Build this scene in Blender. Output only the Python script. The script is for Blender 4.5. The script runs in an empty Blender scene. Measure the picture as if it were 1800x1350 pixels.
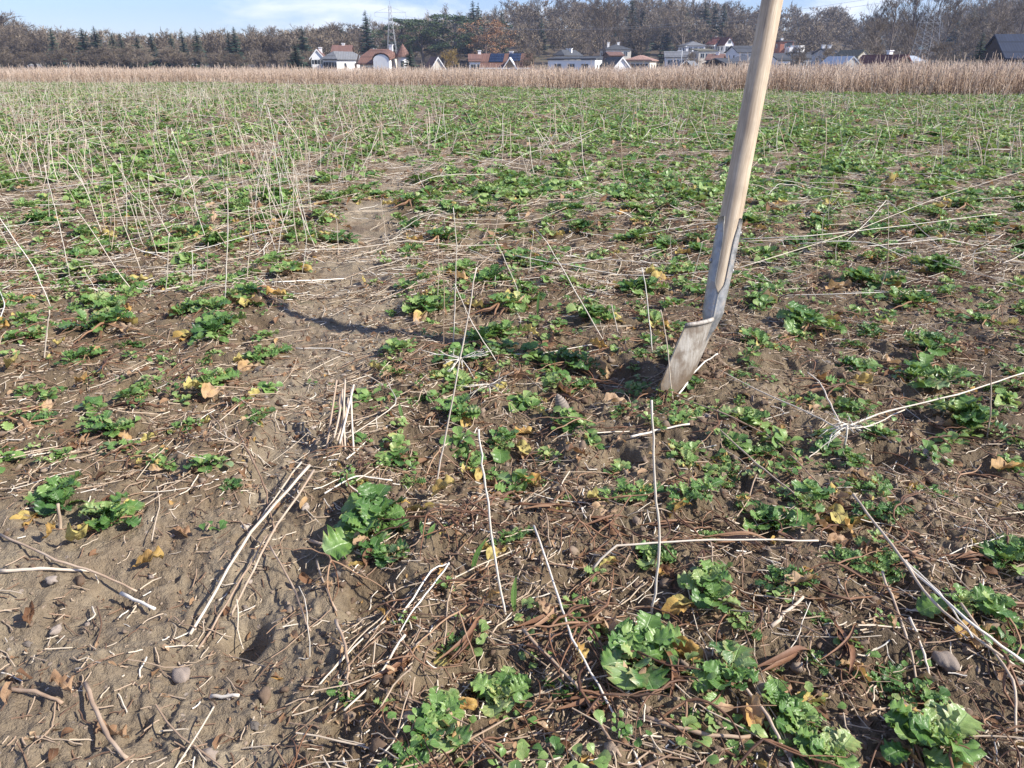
import bpy, math, random
import numpy as np
# ------------------------------------------------------------------ camera, world, sun
H = 0.65; FPX = 1352.0; TH = math.atan((675-113)/FPX)
S = bpy.context.scene; COL = S.collection
cd = bpy.data.cameras.new('camera'); cam = bpy.data.objects.new('camera', cd); COL.objects.link(cam)
cam.location = (0, 0, H); cam.rotation_euler = (math.pi/2-TH, 0, 0)
cd.sensor_width = 36; cd.lens = 36*FPX/1800; cd.clip_start = 0.02; cd.clip_end = 5000
S.camera = cam
SUNV = np.array([0.74, -0.23, 0.60]); SUNV /= np.linalg.norm(SUNV)
el = math.asin(SUNV[2]); az = math.atan2(SUNV[0], SUNV[1])
sd = bpy.data.lights.new('sun', 'SUN'); sd.energy = 5.0 ; sd.angle = math.radians(.55); sd.color = (1, .945, .85)
so = bpy.data.objects.new('sun', sd); COL.objects.link(so)
so.rotation_euler = (math.pi/2-el, 0, math.pi-az); so.location = (5, -2, 6)
S.view_settings.view_transform = 'Standard'; S.view_settings.look = 'None'; S.view_settings.gamma = 1
S.view_settings.exposure = 0.72
S.cycles.max_bounces = 6; S.cycles.diffuse_bounces = 3; S.cycles.transmission_bounces = 4; S.cycles.transparent_max_bounces = 6
S.cycles.volume_bounces = 0; S.cycles.use_denoising = True
HAZE_D = .0003
W = bpy.data.worlds.new('World'); S.world = W; W.use_nodes = True

class NT:
    def __init__(s, tree): s.t = tree; s.n = tree.nodes; s.l = tree.links
    def new(s, typ, **kw):
        n = s.n.new(typ)
        for k, v in kw.items():
            if k.startswith('i_'):
                key = k[2:]; key = int(key) if key.isdigit() else key.replace('_', ' ')
                s.set(n, key, v)
            else: setattr(n, k, v)
        return n
    def set(s, n, key, v):
        inp = n.inputs[key]
        if isinstance(v, bpy.types.NodeSocket): s.l.new(v, inp)
        else: inp.default_value = v
    def math(s, op, a, b=0.0, c=None, clamp=False):
        n = s.n.new('ShaderNodeMath'); n.operation = op; n.use_clamp = clamp
        s.set(n, 0, a); s.set(n, 1, b)
        if c is not None: s.set(n, 2, c)
        return n.outputs[0]
    def noise(s, vec, scale, detail=4, rough=.55, dist=0, out='Fac'):
        n = s.n.new('ShaderNodeTexNoise'); s.set(n, 'Vector', vec); n.inputs['Scale'].default_value = scale
        n.inputs['Detail'].default_value = detail; n.inputs['Roughness'].default_value = rough; n.inputs['Distortion'].default_value = dist
        return n.outputs[out]
    def ramp(s, fac, stops):
        n = s.n.new('ShaderNodeValToRGB'); s.set(n, 0, fac); cr = n.color_ramp
        while len(cr.elements) < len(stops): cr.elements.new(0.5)
        for e, (p, c) in zip(cr.elements, stops):
            e.position = p; e.color = (*c, 1) if len(c) == 3 else c
        return n.outputs[0]
    def mix(s, f, a, b, mode='MIX'):
        n = s.n.new('ShaderNodeMix'); n.data_type = 'RGBA'; n.blend_type = mode
        s.set(n, 0, f)
        for k, v in ((6, a), (7, b)):
            if not isinstance(v, bpy.types.NodeSocket) and len(v) == 3: v = (*v, 1)
            s.set(n, k, v)
        return n.outputs[2]
    def rng(s, v, a, b, c=0.0, d=1.0):
        n = s.n.new('ShaderNodeMapRange'); s.set(n, 0, v)
        for i, q in enumerate((a, b, c, d)): n.inputs[i+1].default_value = q
        return n.outputs[0]

w = NT(W.node_tree); w.n.clear()
sky = w.new('ShaderNodeTexSky', sky_type='NISHITA', sun_disc=False)
sky.sun_elevation = el; sky.sun_rotation = az; sky.air_density = 1.15; sky.dust_density = .1; sky.ozone_density = 1.6; sky.altitude = 400
tc = w.new('ShaderNodeTexCoord')
mp = w.new('ShaderNodeMapping'); w.l.new(tc.outputs['Generated'], mp.inputs[0]); mp.inputs['Scale'].default_value = (1, 1, 3.0)
cl = w.noise(mp.outputs[0], 6.5, 6, .55, .3)
clf = w.math('MULTIPLY', w.rng(cl, .50, .66), .7, clamp=True)
skc = w.mix(clf, w.mix(1.0, sky.outputs[0], (.68, .80, 1.24), 'MULTIPLY'), (9.2, 9.4, 10.0))
bg = w.new('ShaderNodeBackground', i_Color=skc, i_Strength=.090)
wo = w.new('ShaderNodeOutputWorld'); w.l.new(bg.outputs[0], wo.inputs[0])

# ------------------------------------------------------------------ photo geometry
Fv = np.array([0, math.cos(TH), -math.sin(TH)]); Uv = np.array([0, math.sin(TH), math.cos(TH)]); Rv = np.array([1., 0, 0])
O = np.array([0, 0, H])
def ray(x, y): return Fv*FPX+Rv*(x-900)-Uv*(y-675)
def G(x, y, z=0.0):
    d = ray(x, y); return O+d*((z-H)/d[2])
def P(x, y, Y):
    d = ray(x, y); return O+d*(Y/d[1])
def pxof(p):
    q = np.asarray(p, float)-O; zc = q@Fv
    return np.stack([900+FPX*(q@Rv)/zc, 675-FPX*(q@Uv)/zc], -1)

# ------------------------------------------------------------------ noise and ground height
def _hash(ix, iy, seed):
    h = (ix.astype(np.int64)*374761393+iy.astype(np.int64)*668265263+seed*1442695041) & 0xffffffff
    h = ((h ^ (h >> 13))*1274126177) & 0xffffffff
    h = h ^ (h >> 16)
    return (h & 0xffffff)/float(0xffffff)*2-1
def vn(x, y, seed=0):
    x = np.asarray(x, float); y = np.asarray(y, float)
    ix = np.floor(x); iy = np.floor(y); fx = x-ix; fy = y-iy
    fx = fx*fx*fx*(fx*(fx*6-15)+10); fy = fy*fy*fy*(fy*(fy*6-15)+10)
    a = _hash(ix, iy, seed); b = _hash(ix+1, iy, seed); c = _hash(ix, iy+1, seed); d = _hash(ix+1, iy+1, seed)
    return (a*(1-fx)+b*fx)*(1-fy)+(c*(1-fx)+d*fx)*fy
def sm(t): t = np.clip(t, 0, 1); return t*t*(3-2*t)
def track(x, y):                                   # 1 inside the bare wheel track
    cx = -.34-.078*y+.03*np.sin(y*1.3)
    wd = .135+.006*y+.06*vn(y*1.7, x*0+3, 5)+.05*vn(x*5, y*4, 15)
    t = sm(1.25-np.abs(x-cx)/wd*.9)*(1-.3*sm((y-2.6)/4))
    corner = sm((-.12-x)/.2)*sm((1.22-y)/.35)      # the muddy corner in front on the left
    return np.maximum(t, corner)
AZK = np.array([-.9, -.68, -.5, -.36, -.22, -.1, 0., .1, .2, .3, .38, .46, .55, .7, .9])
HK = np.array([0, 0, 0, 1, 4, 10, 17, 19, 19, 18, 15, 9, 8, 14, 16])*1.0
def far_z(x, y):
    y_ = np.maximum(y, 1.0); a = x/y_
    hh = np.interp(a, AZK, HK)
    z = hh*sm((y-255)/175)+hh*.5*sm((y-430)/300)
    z = z-1.0*sm((y-52)/30)
    return np.where(y > 20, z, 0)
def hg(x, y):
    x = np.asarray(x, float); y = np.asarray(y, float)
    r = np.hypot(x, y); t = track(x, y)
    z = .030*vn(x*.8, y*.8, 1)+.016*vn(x*2.3, y*2.3, 2)
    z = z*np.clip(r/1.2, .3, 1)
    k = 1-.48*t
    wx = x+.02*vn(x*14, y*14, 21); wy = y+.02*vn(x*14+9, y*14, 22)
    z = z+k*.022*(.4-np.abs(vn(wx*6, wy*6, 3)))
    z = z+k*.017*(.4-np.abs(vn(wx*13+4, wy*13, 4)))*np.clip(1.5-r/18, 0, 1)
    z = z+(.6+.4*k)*.0115*(.4-np.abs(vn(wx*29, wy*29+7, 6)))*np.clip(1.5-r/8, 0, 1)
    z = z+(.65+.35*k)*.0055*(.4-np.abs(vn(wx*62, wy*62, 7)))*np.clip(1.5-r/4, 0, 1)
    z = z+(.8+.2*k)*.0032*vn(x*130+vn(x*40, y*40, 31), y*130, 8)*np.clip(1.5-r/2.2, 0, 1)
    # drag marks of the wheel in the mud
    ang = x*.55+y*.84
    z = z+t*.010*vn((x*.84-y*.55)*16+.5*vn(x*5, y*5, 30), ang*3.2, 9)*np.clip(1.5-r/5, 0, 1)
    z = z-t*.020
    # small hollows seen in the photograph
    for (hx, hy, hr, hd) in HOLES:
        q = ((x-hx)**2+(y-hy)**2)/(hr*hr)
        z = z-hd*np.exp(-q*q)
    return z+far_z(x, y)
HOLES = []
for (px, py, r_, d_) in ((1560, 790, .055, .05), (430, 1100, .028, .035), (655, 1040, .045, .03), (1080, 655, .07, .03), (1090, 790, .03, .02), (270, 690, .04, .02), (1232, 640, .045, -.045), (830, 650, .05, .02)):
    g = G(px, py); HOLES.append((g[0], g[1], r_, d_))
def gz(x, y): return float(hg(np.array([x]), np.array([y]))[0])
def GG(px, py, dz=0.0):
    g = G(px, py)
    for _ in range(2): g = G(px, py, gz(g[0], g[1])+dz)
    return g

# ------------------------------------------------------------------ mesh helpers
class MB:
    def __init__(s): s.v = []; s.q = []; s.t = []; s.uv = []; s.tri = []; s.n = 0
    def add(s, v, q, tint=0.5, uv=None, tri=None):
        v = np.asarray(v, float).reshape(-1, 3)
        s.v.append(v)
        if q is not None and len(q): s.q.append(np.asarray(q, int).reshape(-1, 4)+s.n)
        if tri is not None and len(tri): s.tri.append(np.asarray(tri, int).reshape(-1, 3)+s.n)
        s.t.append(np.broadcast_to(np.asarray(tint, float), (len(v),)))
        s.uv.append(np.zeros((len(v), 2)) if uv is None else uv)
        s.n += len(v)
    def arrays(s):
        q = np.concatenate(s.q) if s.q else np.zeros((0, 4), int)
        tr = np.concatenate(s.tri) if s.tri else np.zeros((0, 3), int)
        return np.concatenate(s.v), q, tr, np.concatenate(s.t), np.concatenate(s.uv)
    def mesh(s, name, mat, smooth=True):
        v, q, tr, t, uv = s.arrays(); return mk_mesh(name, v, q, tr, t, uv, mat, smooth)
    def build(s, name, mat, parent=None, smooth=True):
        return link(name, s.mesh(name, mat, smooth), parent)
    # simple solids
    def box(s, x0, x1, y0, y1, z0, z1, tint=.5, M=None):
        v = np.array([[x, y, z] for x in (x0, x1) for y in (y0, y1) for z in (z0, z1)], float)
        if M is not None: v = v@M[0].T+M[1]
        s.add(v, [(0, 1, 3, 2), (4, 6, 7, 5), (0, 4, 5, 1), (2, 3, 7, 6), (0, 2, 6, 4), (1, 5, 7, 3)], tint)
    def poly(s, pts, tint=.5):                    # quads / triangles given by corner points
        n = len(pts); s.add(pts, [tuple(range(4))] if n == 4 else None, tint, None, [(0, 1, 2)] if n == 3 else None)
    def slab(s, pts, off, tint=.5):               # polygon (3 or 4 corners) extruded by off
        a = np.array(pts, float); n = len(a); v = np.concatenate([a, a+np.array(off, float)])
        q = [(i, (i+1) % n, n+(i+1) % n, n+i) for i in range(n)]
        if n == 4: q += [(3, 2, 1, 0), (4, 5, 6, 7)]; s.add(v, q, tint)
        else: s.add(v, q, tint, None, [(2, 1, 0), (3, 4, 5)])
    def tube(s, pts, rad, k=6, tint=.5, caps=True):
        pts = np.asarray(pts, float); n = len(pts); rad = np.broadcast_to(np.asarray(rad, float), (n,))
        d = np.gradient(pts, axis=0); d /= np.linalg.norm(d, axis=1)[:, None]+1e-12
        ref = np.array([0, 0, 1.]) if abs(d[0, 2]) < .9 else np.array([1., 0, 0])
        a = np.cross(d, ref); a /= np.linalg.norm(a, axis=1)[:, None]+1e-12; b = np.cross(d, a)
        ph = np.arange(k)*2*math.pi/k
        v = pts[:, None]+rad[:, None, None]*(np.cos(ph)[None, :, None]*a[:, None]+np.sin(ph)[None, :, None]*b[:, None])
        i = np.arange(n-1)[:, None]*k; j = np.arange(k)[None]; j2 = (j+1) % k
        q = np.stack([i+j, i+j2, i+k+j2, i+k+j], -1).reshape(-1, 4)
        uvv = np.stack(np.broadcast_arrays(ph[None]/6.283, (np.arange(n)/(n-1))[:, None]), -1).reshape(-1, 2)
        tt = np.repeat(np.broadcast_to(np.asarray(tint, float), (n,)), k) if np.ndim(tint) else tint
        tri = None
        vv = v.reshape(-1, 3)
        if caps and k > 3:
            vv = np.concatenate([vv, pts[[0]], pts[[-1]]]); c0, c1 = n*k, n*k+1
            tri = [(c0, (x+1) % k, x) for x in range(k)]+[(c1, (n-1)*k+x, (n-1)*k+(x+1) % k) for x in range(k)]
            uvv = np.concatenate([uvv, [[0, 0], [0, 1]]])
            if np.ndim(tt): tt = np.concatenate([tt, tt[[0]], tt[[-1]]])
        s.add(vv, q, tt, uvv, tri)

def mk_mesh(name, v, q, tr, t, uv, mat, smooth=True):
    me = bpy.data.meshes.new(name)
    nq, nt = len(q), len(tr)
    me.vertices.add(len(v)); me.vertices.foreach_set('co', np.ascontiguousarray(v, np.float32).ravel())
    loops = np.concatenate([q.ravel(), tr.ravel()]).astype(np.int32)
    me.loops.add(len(loops)); me.loops.foreach_set('vertex_index', loops)
    me.polygons.add(nq+nt)
    ls = np.concatenate([np.arange(nq)*4, nq*4+np.arange(nt)*3]).astype(np.int32)
    me.polygons.foreach_set('loop_start', ls)
    me.polygons.foreach_set('use_smooth', np.full(nq+nt, bool(smooth)))
    me.update(calc_edges=True)
    a = me.attributes.new('tint', 'FLOAT', 'POINT'); a.data.foreach_set('value', np.ascontiguousarray(t, np.float32))
    ul = me.uv_layers.new(name='UVMap'); ul.data.foreach_set('uv', np.ascontiguousarray(uv[loops], np.float32).ravel())
    if mat: me.materials.append(mat)
    return me
def link(name, data, parent=None):
    o = bpy.data.objects.new(name, data); COL.objects.link(o)
    if parent: o.parent = parent
    return o
def tag(o, label=None, cat=None, group=None, kind=None):
    if label: o['label'] = label
    if cat: o['category'] = cat
    if group: o['group'] = group
    if kind: o['kind'] = kind
    return o
def thing(name, label, cat, loc=(0, 0, 0), rz=0, group=None):
    o = link(name, None); o.location = loc; o.rotation_euler = (0, 0, rz); o.empty_display_size = .1
    return tag(o, label, cat, group)
def dup(root, loc, rz=0, scale=1.0, tilt=(0, 0), label=None, group=None):
    r = root.copy(); COL.objects.link(r); r.location = loc; r.rotation_euler = (tilt[0], tilt[1], rz)
    r.scale = scale if isinstance(scale, (tuple, list)) else (scale,)*3
    if label: r['label'] = label
    if group: r['group'] = group
    for ch in list(root.children):
        c = ch.copy(); COL.objects.link(c); c.parent = r
        for g in list(ch.children):
            d = g.copy(); COL.objects.link(d); d.parent = c
    return r
def scatter(mb, protos, pos, yaw, sc, tilt=None, tint=0.0, rs=None, sxy=None):
    """merge many transformed copies of the prototype MBs into mb (for stuff)"""
    rs = rs or np.random.RandomState(0)
    N = len(pos); which = rs.randint(len(protos), size=N)
    yaw = np.asarray(yaw); sc = np.broadcast_to(sc, (N,)) if np.ndim(sc) < 2 else sc
    if tilt is None: tilt = np.zeros((N, 2))
    tint = np.broadcast_to(tint, (N,))
    for k, pr in enumerate(protos):
        m = which == k; n = int(m.sum())
        if not n: continue
        v, q, tr, t, uv = pr.arrays()
        s_ = sc[m]; s_ = np.repeat(s_[:, None], 3, 1) if s_.ndim == 1 else s_
        x = v[None]*s_[:, None, :]
        a, b = tilt[m, 0][:, None], tilt[m, 1][:, None]
        X, Y, Z = x[..., 0], x[..., 1], x[..., 2]
        Y, Z = Y*np.cos(a)-Z*np.sin(a), Y*np.sin(a)+Z*np.cos(a)
        X, Z = X*np.cos(b)+Z*np.sin(b), -X*np.sin(b)+Z*np.cos(b)
        c, s2 = np.cos(yaw[m])[:, None], np.sin(yaw[m])[:, None]
        X, Y = X*c-Y*s2, X*s2+Y*c
        V = np.stack([X, Y, Z], -1)+pos[m][:, None]
        off = (np.arange(n)*len(v))[:, None, None]
        mb.add(V.reshape(-1, 3), (q[None]+off).reshape(-1, 4) if len(q) else None,
               (t[None]+tint[m][:, None]).ravel(), np.tile(uv, (n, 1)),
               (tr[None]+off).reshape(-1, 3) if len(tr) else None)

# ------------------------------------------------------------------ materials
def material(name):
    m = bpy.data.materials.new(name); m.use_nodes = True; t = NT(m.node_tree); t.n.clear()
    out = t.new('ShaderNodeOutputMaterial'); return m, t, out
def bsdf(t, col, rough=.8, spec=.3, metal=0.0, normal=None, extra=None):
    b = t.new('ShaderNodeBsdfPrincipled')
    t.set(b, 'Base Color', col if isinstance(col, bpy.types.NodeSocket) else (*col, 1))
    t.set(b, 'Roughness', rough); b.inputs['Specular IOR Level'].default_value = spec; t.set(b, 'Metallic', metal)
    if normal is not None: t.l.new(normal, b.inputs['Normal'])
    return b
def bump(t, hgt, strength=.5, dist=.01, normal=None):
    n = t.new('ShaderNodeBump'); n.inputs['Strength'].default_value = strength; n.inputs['Distance'].default_value = dist
    t.l.new(hgt, n.inputs['Height'])
    if normal is not None: t.l.new(normal, n.inputs['Normal'])
    return n.outputs[0]
def attr(t, name='tint'):
    n = t.new('ShaderNodeAttribute', attribute_name=name); return n.outputs['Fac']
def orand(t): return t.new('ShaderNodeObjectInfo').outputs['Random']
def objco(t): return t.new('ShaderNodeTexCoord').outputs['Object']
def pos(t): return t.new('ShaderNodeNewGeometry').outputs['Position']

def m_soil():
    m, t, out = material('soil'); p = pos(t)
    dry = attr(t)                                       # 1 in the bare track, 0 among the crop
    n1 = t.noise(p, 2.2, 5, .6); n2 = t.noise(p, 14, 6, .65); n3 = t.noise(p, 90, 4, .6)
    f = t.math('ADD', t.math('MULTIPLY', n1, .55), t.math('MULTIPLY', n2, .45))
    crumb = t.ramp(f, [(.34, (.085, .058, .032)), (.50, (.200, .147, .086)), (.66, (.335, .262, .168))])
    mud = t.ramp(f, [(.32, (.190, .140, .090)), (.50, (.300, .238, .158)), (.68, (.415, .345, .240))])
    c = t.mix(t.rng(t.math('ADD', dry, t.math('MULTIPLY', t.math('SUBTRACT', n2, .5), .9)), .25, .75), crumb, mud)
    damp = t.rng(t.noise(p, 3.4, 5, .65, .5), .50, .60, 0, .55); c = t.mix(damp, c, t.mix(.75, c, (.60, .50, .42), 'MULTIPLY'))
    moss = t.math('MULTIPLY', t.rng(t.noise(p, 5.5, 5, .7), .60, .70), .45)
    c = t.mix(moss, c, (.125, .125, .055))
    vo = t.new('ShaderNodeTexVoronoi', feature='F1'); t.set(vo, 'Vector', p); vo.inputs['Scale'].default_value = 85
    peb = t.math('MULTIPLY', t.math('LESS_THAN', vo.outputs['Distance'], .24), t.math('GREATER_THAN', t.new('ShaderNodeSeparateColor', i_Color=vo.outputs['Color']).outputs[0], .86))
    c = t.mix(t.math('MULTIPLY', peb, .75), c, t.mix(t.new('ShaderNodeSeparateColor', i_Color=vo.outputs['Color']).outputs[1], (.42, .36, .30), (.30, .20, .14)))
    c = t.mix(t.rng(n3, .3, .7, 0, .35), c, (.05, .033, .022))
    far = t.rng(t.new('ShaderNodeSeparateXYZ', i_Vector=p).outputs[1], 60, 110)
    wood = t.ramp(t.noise(p, .05, 6, .6), [(.35, (.07, .05, .035)), (.6, (.11, .085, .05)), (.75, (.09, .12, .04))])
    c = t.mix(far, c, wood)
    hgt = t.math('ADD', t.math('MULTIPLY', n3, .4), t.math('ADD', t.noise(p, 260, 3, .7), t.math('MULTIPLY', peb, .5)))
    nb = bump(t, t.math('ADD', hgt, t.math('MULTIPLY', t.noise(p, 38, 6, .7, .8), 1.6)), .9, .006)
    b = bsdf(t, c, t.rng(n2, .3, .7, .55, .95), .35, normal=nb); t.l.new(b.outputs[0], out.inputs[0]); return m

def m_leaf(name, kind):
    m, t, out = material(name)
    uv = t.new('ShaderNodeTexCoord').outputs['UV']; sx = t.new('ShaderNodeSeparateXYZ', i_Vector=uv)
    u, v = sx.outputs[0], sx.outputs[1]; av = t.math('ABSOLUTE', v)
    p = objco(t); ti = attr(t); rnd = orand(t)
    nz = t.noise(p, 55, 5, .65); nbig = t.noise(p, 18, 3, .5)
    rib = t.math('SUBTRACT', 1, t.rng(t.math('MULTIPLY', av, 1), .015, .075))
    lat = t.math('FRACT', t.math('ADD', t.math('MULTIPLY', u, 7), t.math('MULTIPLY', av, -1.7)))
    lat = t.math('ABSOLUTE', t.math('SUBTRACT', lat, .5))
    lat = t.math('MULTIPLY', t.math('SUBTRACT', 1, t.rng(lat, .02, .09)), t.math('SUBTRACT', 1, t.math('MULTIPLY', av, .75)))
    vein = t.math('MAXIMUM', rib, t.math('MULTIPLY', lat, .7), clamp=True)
    if kind == 'green':
        f = t.math('ADD', t.math('ADD', ti, t.math('MULTIPLY', t.math('SUBTRACT', rnd, .5), .35)), t.math('MULTIPLY', t.math('SUBTRACT', nz, .5), .6))
        c = t.ramp(f, [(.06, (.032, .092, .024)), (.34, (.085, .185, .043)), (.60, (.175, .300, .075)), (.86, (.320, .415, .140)), (1, (.50, .48, .17))])
        c = t.mix(t.math('MULTIPLY', vein, .55), c, (.30, .42, .19))
        edge = t.math('MULTIPLY', t.rng(av, .72, 1.0), t.rng(nbig, .52, .68))
        c = t.mix(edge, c, (.40, .33, .12)); c = t.mix(t.math('MULTIPLY', t.rng(nbig, .60, .72), .55), c, (.30, .38, .22))
        rough, tr = .36, .27
    else:
        f = t.math('ADD', t.math('MULTIPLY', ti, .75), t.math('MULTIPLY', nbig, .35))
        f = t.math('ADD', f, t.math('MULTIPLY', t.math('SUBTRACT', rnd, .5), .3))
        c = t.ramp(f, [(.15, (.055, .028, .016)), (.38, (.20, .095, .045)), (.55, (.40, .245, .135)), (.68, (.54, .38, .24)), (.80, (.50, .29, .08)), (.95, (.56, .47, .15))])
        c = t.mix(t.math('MULTIPLY', vein, .35), c, (.58, .46, .30))
        c = t.mix(t.rng(nz, .55, .7, 0, .6), c, (.15, .075, .04))
        rough, tr = .7, .28
    hgt = t.math('ADD', t.math('MULTIPLY', vein, -.5), t.math('MULTIPLY', nz, .9))
    nb = bump(t, hgt, .55, .0025)
    b = bsdf(t, c, rough, .42, normal=nb)
    tl = t.new('ShaderNodeBsdfTranslucent'); t.l.new(t.mix(.35, c, (.34, .42, .06) if kind == 'green' else (.5, .3, .1)), tl.inputs[0])
    mx = t.new('ShaderNodeMixShader'); mx.inputs[0].default_value = tr
    t.l.new(b.outputs[0], mx.inputs[1]); t.l.new(tl.outputs[0], mx.inputs[2]); t.l.new(mx.outputs[0], out.inputs[0]); return m

def m_ramp(name, stops, rough=.8, spec=.25, scale=60, namp=.3, bmp=.3, bdist=.002, transl=0, world=False, ramp_rand=.3, stretch=None):
    m, t, out = material(name); p = pos(t) if world else objco(t)
    if stretch:
        mp = t.new('ShaderNodeMapping'); t.l.new(p, mp.inputs[0]); mp.inputs['Scale'].default_value = stretch; p = mp.outputs[0]
    nz = t.noise(p, scale, 5, .6)
    f = t.math('ADD', attr(t), t.math('MULTIPLY', t.math('SUBTRACT', nz, .5), namp*2))
    f = t.math('ADD', f, t.math('MULTIPLY', t.math('SUBTRACT', orand(t), .5), ramp_rand))
    c = t.ramp(f, stops)
    b = bsdf(t, c, rough, spec, normal=bump(t, nz, bmp, bdist) if bmp else None)
    if transl:
        tl = t.new('ShaderNodeBsdfTranslucent'); t.l.new(c, tl.inputs[0]); mx = t.new('ShaderNodeMixShader'); mx.inputs[0].default_value = transl
        t.l.new(b.outputs[0], mx.inputs[1]); t.l.new(tl.outputs[0], mx.inputs[2]); t.l.new(mx.outputs[0], out.inputs[0])
    else: t.l.new(b.outputs[0], out.inputs[0])
    return m
def m_flat(name, c, rough=.7, spec=.3, scale=3.0, var=.12, metal=0, world=False):
    m, t, out = material(name); nz = t.noise(objco(t), scale, 6, .65)
    col = t.mix(t.rng(nz, .3, .7, 0, 1), tuple(x*(1-var) for x in c), tuple(min(1, x*(1+var)) for x in c))
    b = bsdf(t, col, rough, spec, metal, bump(t, nz, .2, .02)); t.l.new(b.outputs[0], out.inputs[0]); return m
def m_tiles(name, c, row=.35, rough=.75):
    m, t, out = material(name); p = objco(t)
    br = t.new('ShaderNodeTexBrick'); mp = t.new('ShaderNodeMapping'); t.l.new(p, mp.inputs[0]); mp.inputs['Rotation'].default_value = (math.pi/2.6, 0, 0)
    t.l.new(mp.outputs[0], br.inputs[0]); br.inputs['Scale'].default_value = 1; br.inputs['Brick Width'].default_value = row; br.inputs['Row Height'].default_value = row
    br.inputs['Mortar Size'].default_value = .03; br.inputs['Color1'].default_value = (*c, 1); br.inputs['Color2'].default_value = (*[x*.78 for x in c], 1)
    br.inputs['Mortar'].default_value = (*[x*.45 for x in c], 1)
    nz = t.noise(p, .8, 5, .65)
    col = t.mix(t.rng(nz, .35, .7, 0, .5), br.outputs[0], tuple(x*.6 for x in c))
    b = bsdf(t, col, rough, .3, normal=bump(t, br.outputs['Fac'], .3, .03)); t.l.new(b.outputs[0], out.inputs[0]); return m

SOIL = m_soil(); GREEN = m_leaf('green_leaf', 'green'); WITH = m_leaf('withered_leaf', 'withered')
STRAW = m_ramp('straw', [(0, (.10, .055, .035)), (.25, (.26, .165, .105)), (.5, (.46, .36, .255)), (.75, (.62, .54, .42)), (1, (.74, .70, .62))], .65, .3, 40, .18, .3, .001, stretch=(1, 1, 1))
STALK = m_ramp('dead_stalk', [(0, (.20, .12, .075)), (.3, (.40, .29, .20)), (.6, (.58, .49, .38)), (1, (.72, .67, .58))], .6, .3, 30, .22, .35, .001, ramp_rand=.35)
BAND = m_ramp('dry_stems', [(0, (.20, .135, .10)), (.3, (.38, .275, .20)), (.6, (.57, .44, .34)), (1, (.74, .66, .56))], .8, .2, 9, .15, 0, .001, world=True)
STONE = m_ramp('stone', [(0, (.14, .12, .10)), (.4, (.30, .24, .195)), (.7, (.42, .36, .30)), (1, (.55, .50, .44))], .75, .35, 30, .2, .5, .002, ramp_rand=.7)
CLOD = m_ramp('soil_crumb', [(0, (.075, .048, .032)), (.5, (.155, .108, .074)), (1, (.27, .21, .155))], .9, .2, 90, .25, .8, .003)
PETI = m_ramp('dead_petiole', [(0, (.07, .035, .022)), (.5, (.21, .105, .055)), (1, (.42, .27, .16))], .6, .35, 50, .3, .5, .002)
STEMG = m_ramp('green_stem', [(0, (.12, .17, .06)), (1, (.32, .36, .18))], .5, .4, 50, .3, .3, .001)

# ------------------------------------------------------------------ ground: one sheet, finest near the viewer
rad = [.03, .08, .14, .2, .26]
r = .32
while r < 60: rad.append(r); r *= 1.0050
while r < 3500: rad.append(r); r *= 1.03
rad = np.array(rad)
aa = np.concatenate([np.radians(np.arange(-43, 43.001, .125))])
aa = np.concatenate([np.radians(np.arange(-180, -43, 4.0)), aa, np.radians(np.arange(46, 180, 4.0))])
na, nr = len(aa), len(rad)
R_, A_ = np.meshgrid(rad, aa, indexing='ij')
gx = R_*np.sin(A_); gy = R_*np.cos(A_)
gzv = hg(gx.ravel(), gy.ravel())
ii = np.arange(nr-1)[:, None]*na; jj = np.arange(na)[None]; j2 = (jj+1) % na
quads = np.stack([ii+jj, ii+na+jj, ii+na+j2, ii+j2], -1).reshape(-1, 4)
dry = track(gx.ravel(), gy.ravel())
V = np.stack([gx.ravel(), gy.ravel(), gzv], -1)
V = np.concatenate([V, [[0, 0, gz(0, 0)]]]); tris = np.stack([np.arange(na), (np.arange(na)+1) % na, np.full(na, nr*na)], -1)[:, ::-1]
gm = mk_mesh('ground', V, quads[:, ::-1], tris, np.append(dry, 1), np.zeros((len(V), 2)), SOIL)
tag(link('ground', gm), 'bare brown muddy field soil with clods and a pale wheel track', None, None, 'structure')

exec_order = 1
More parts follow.
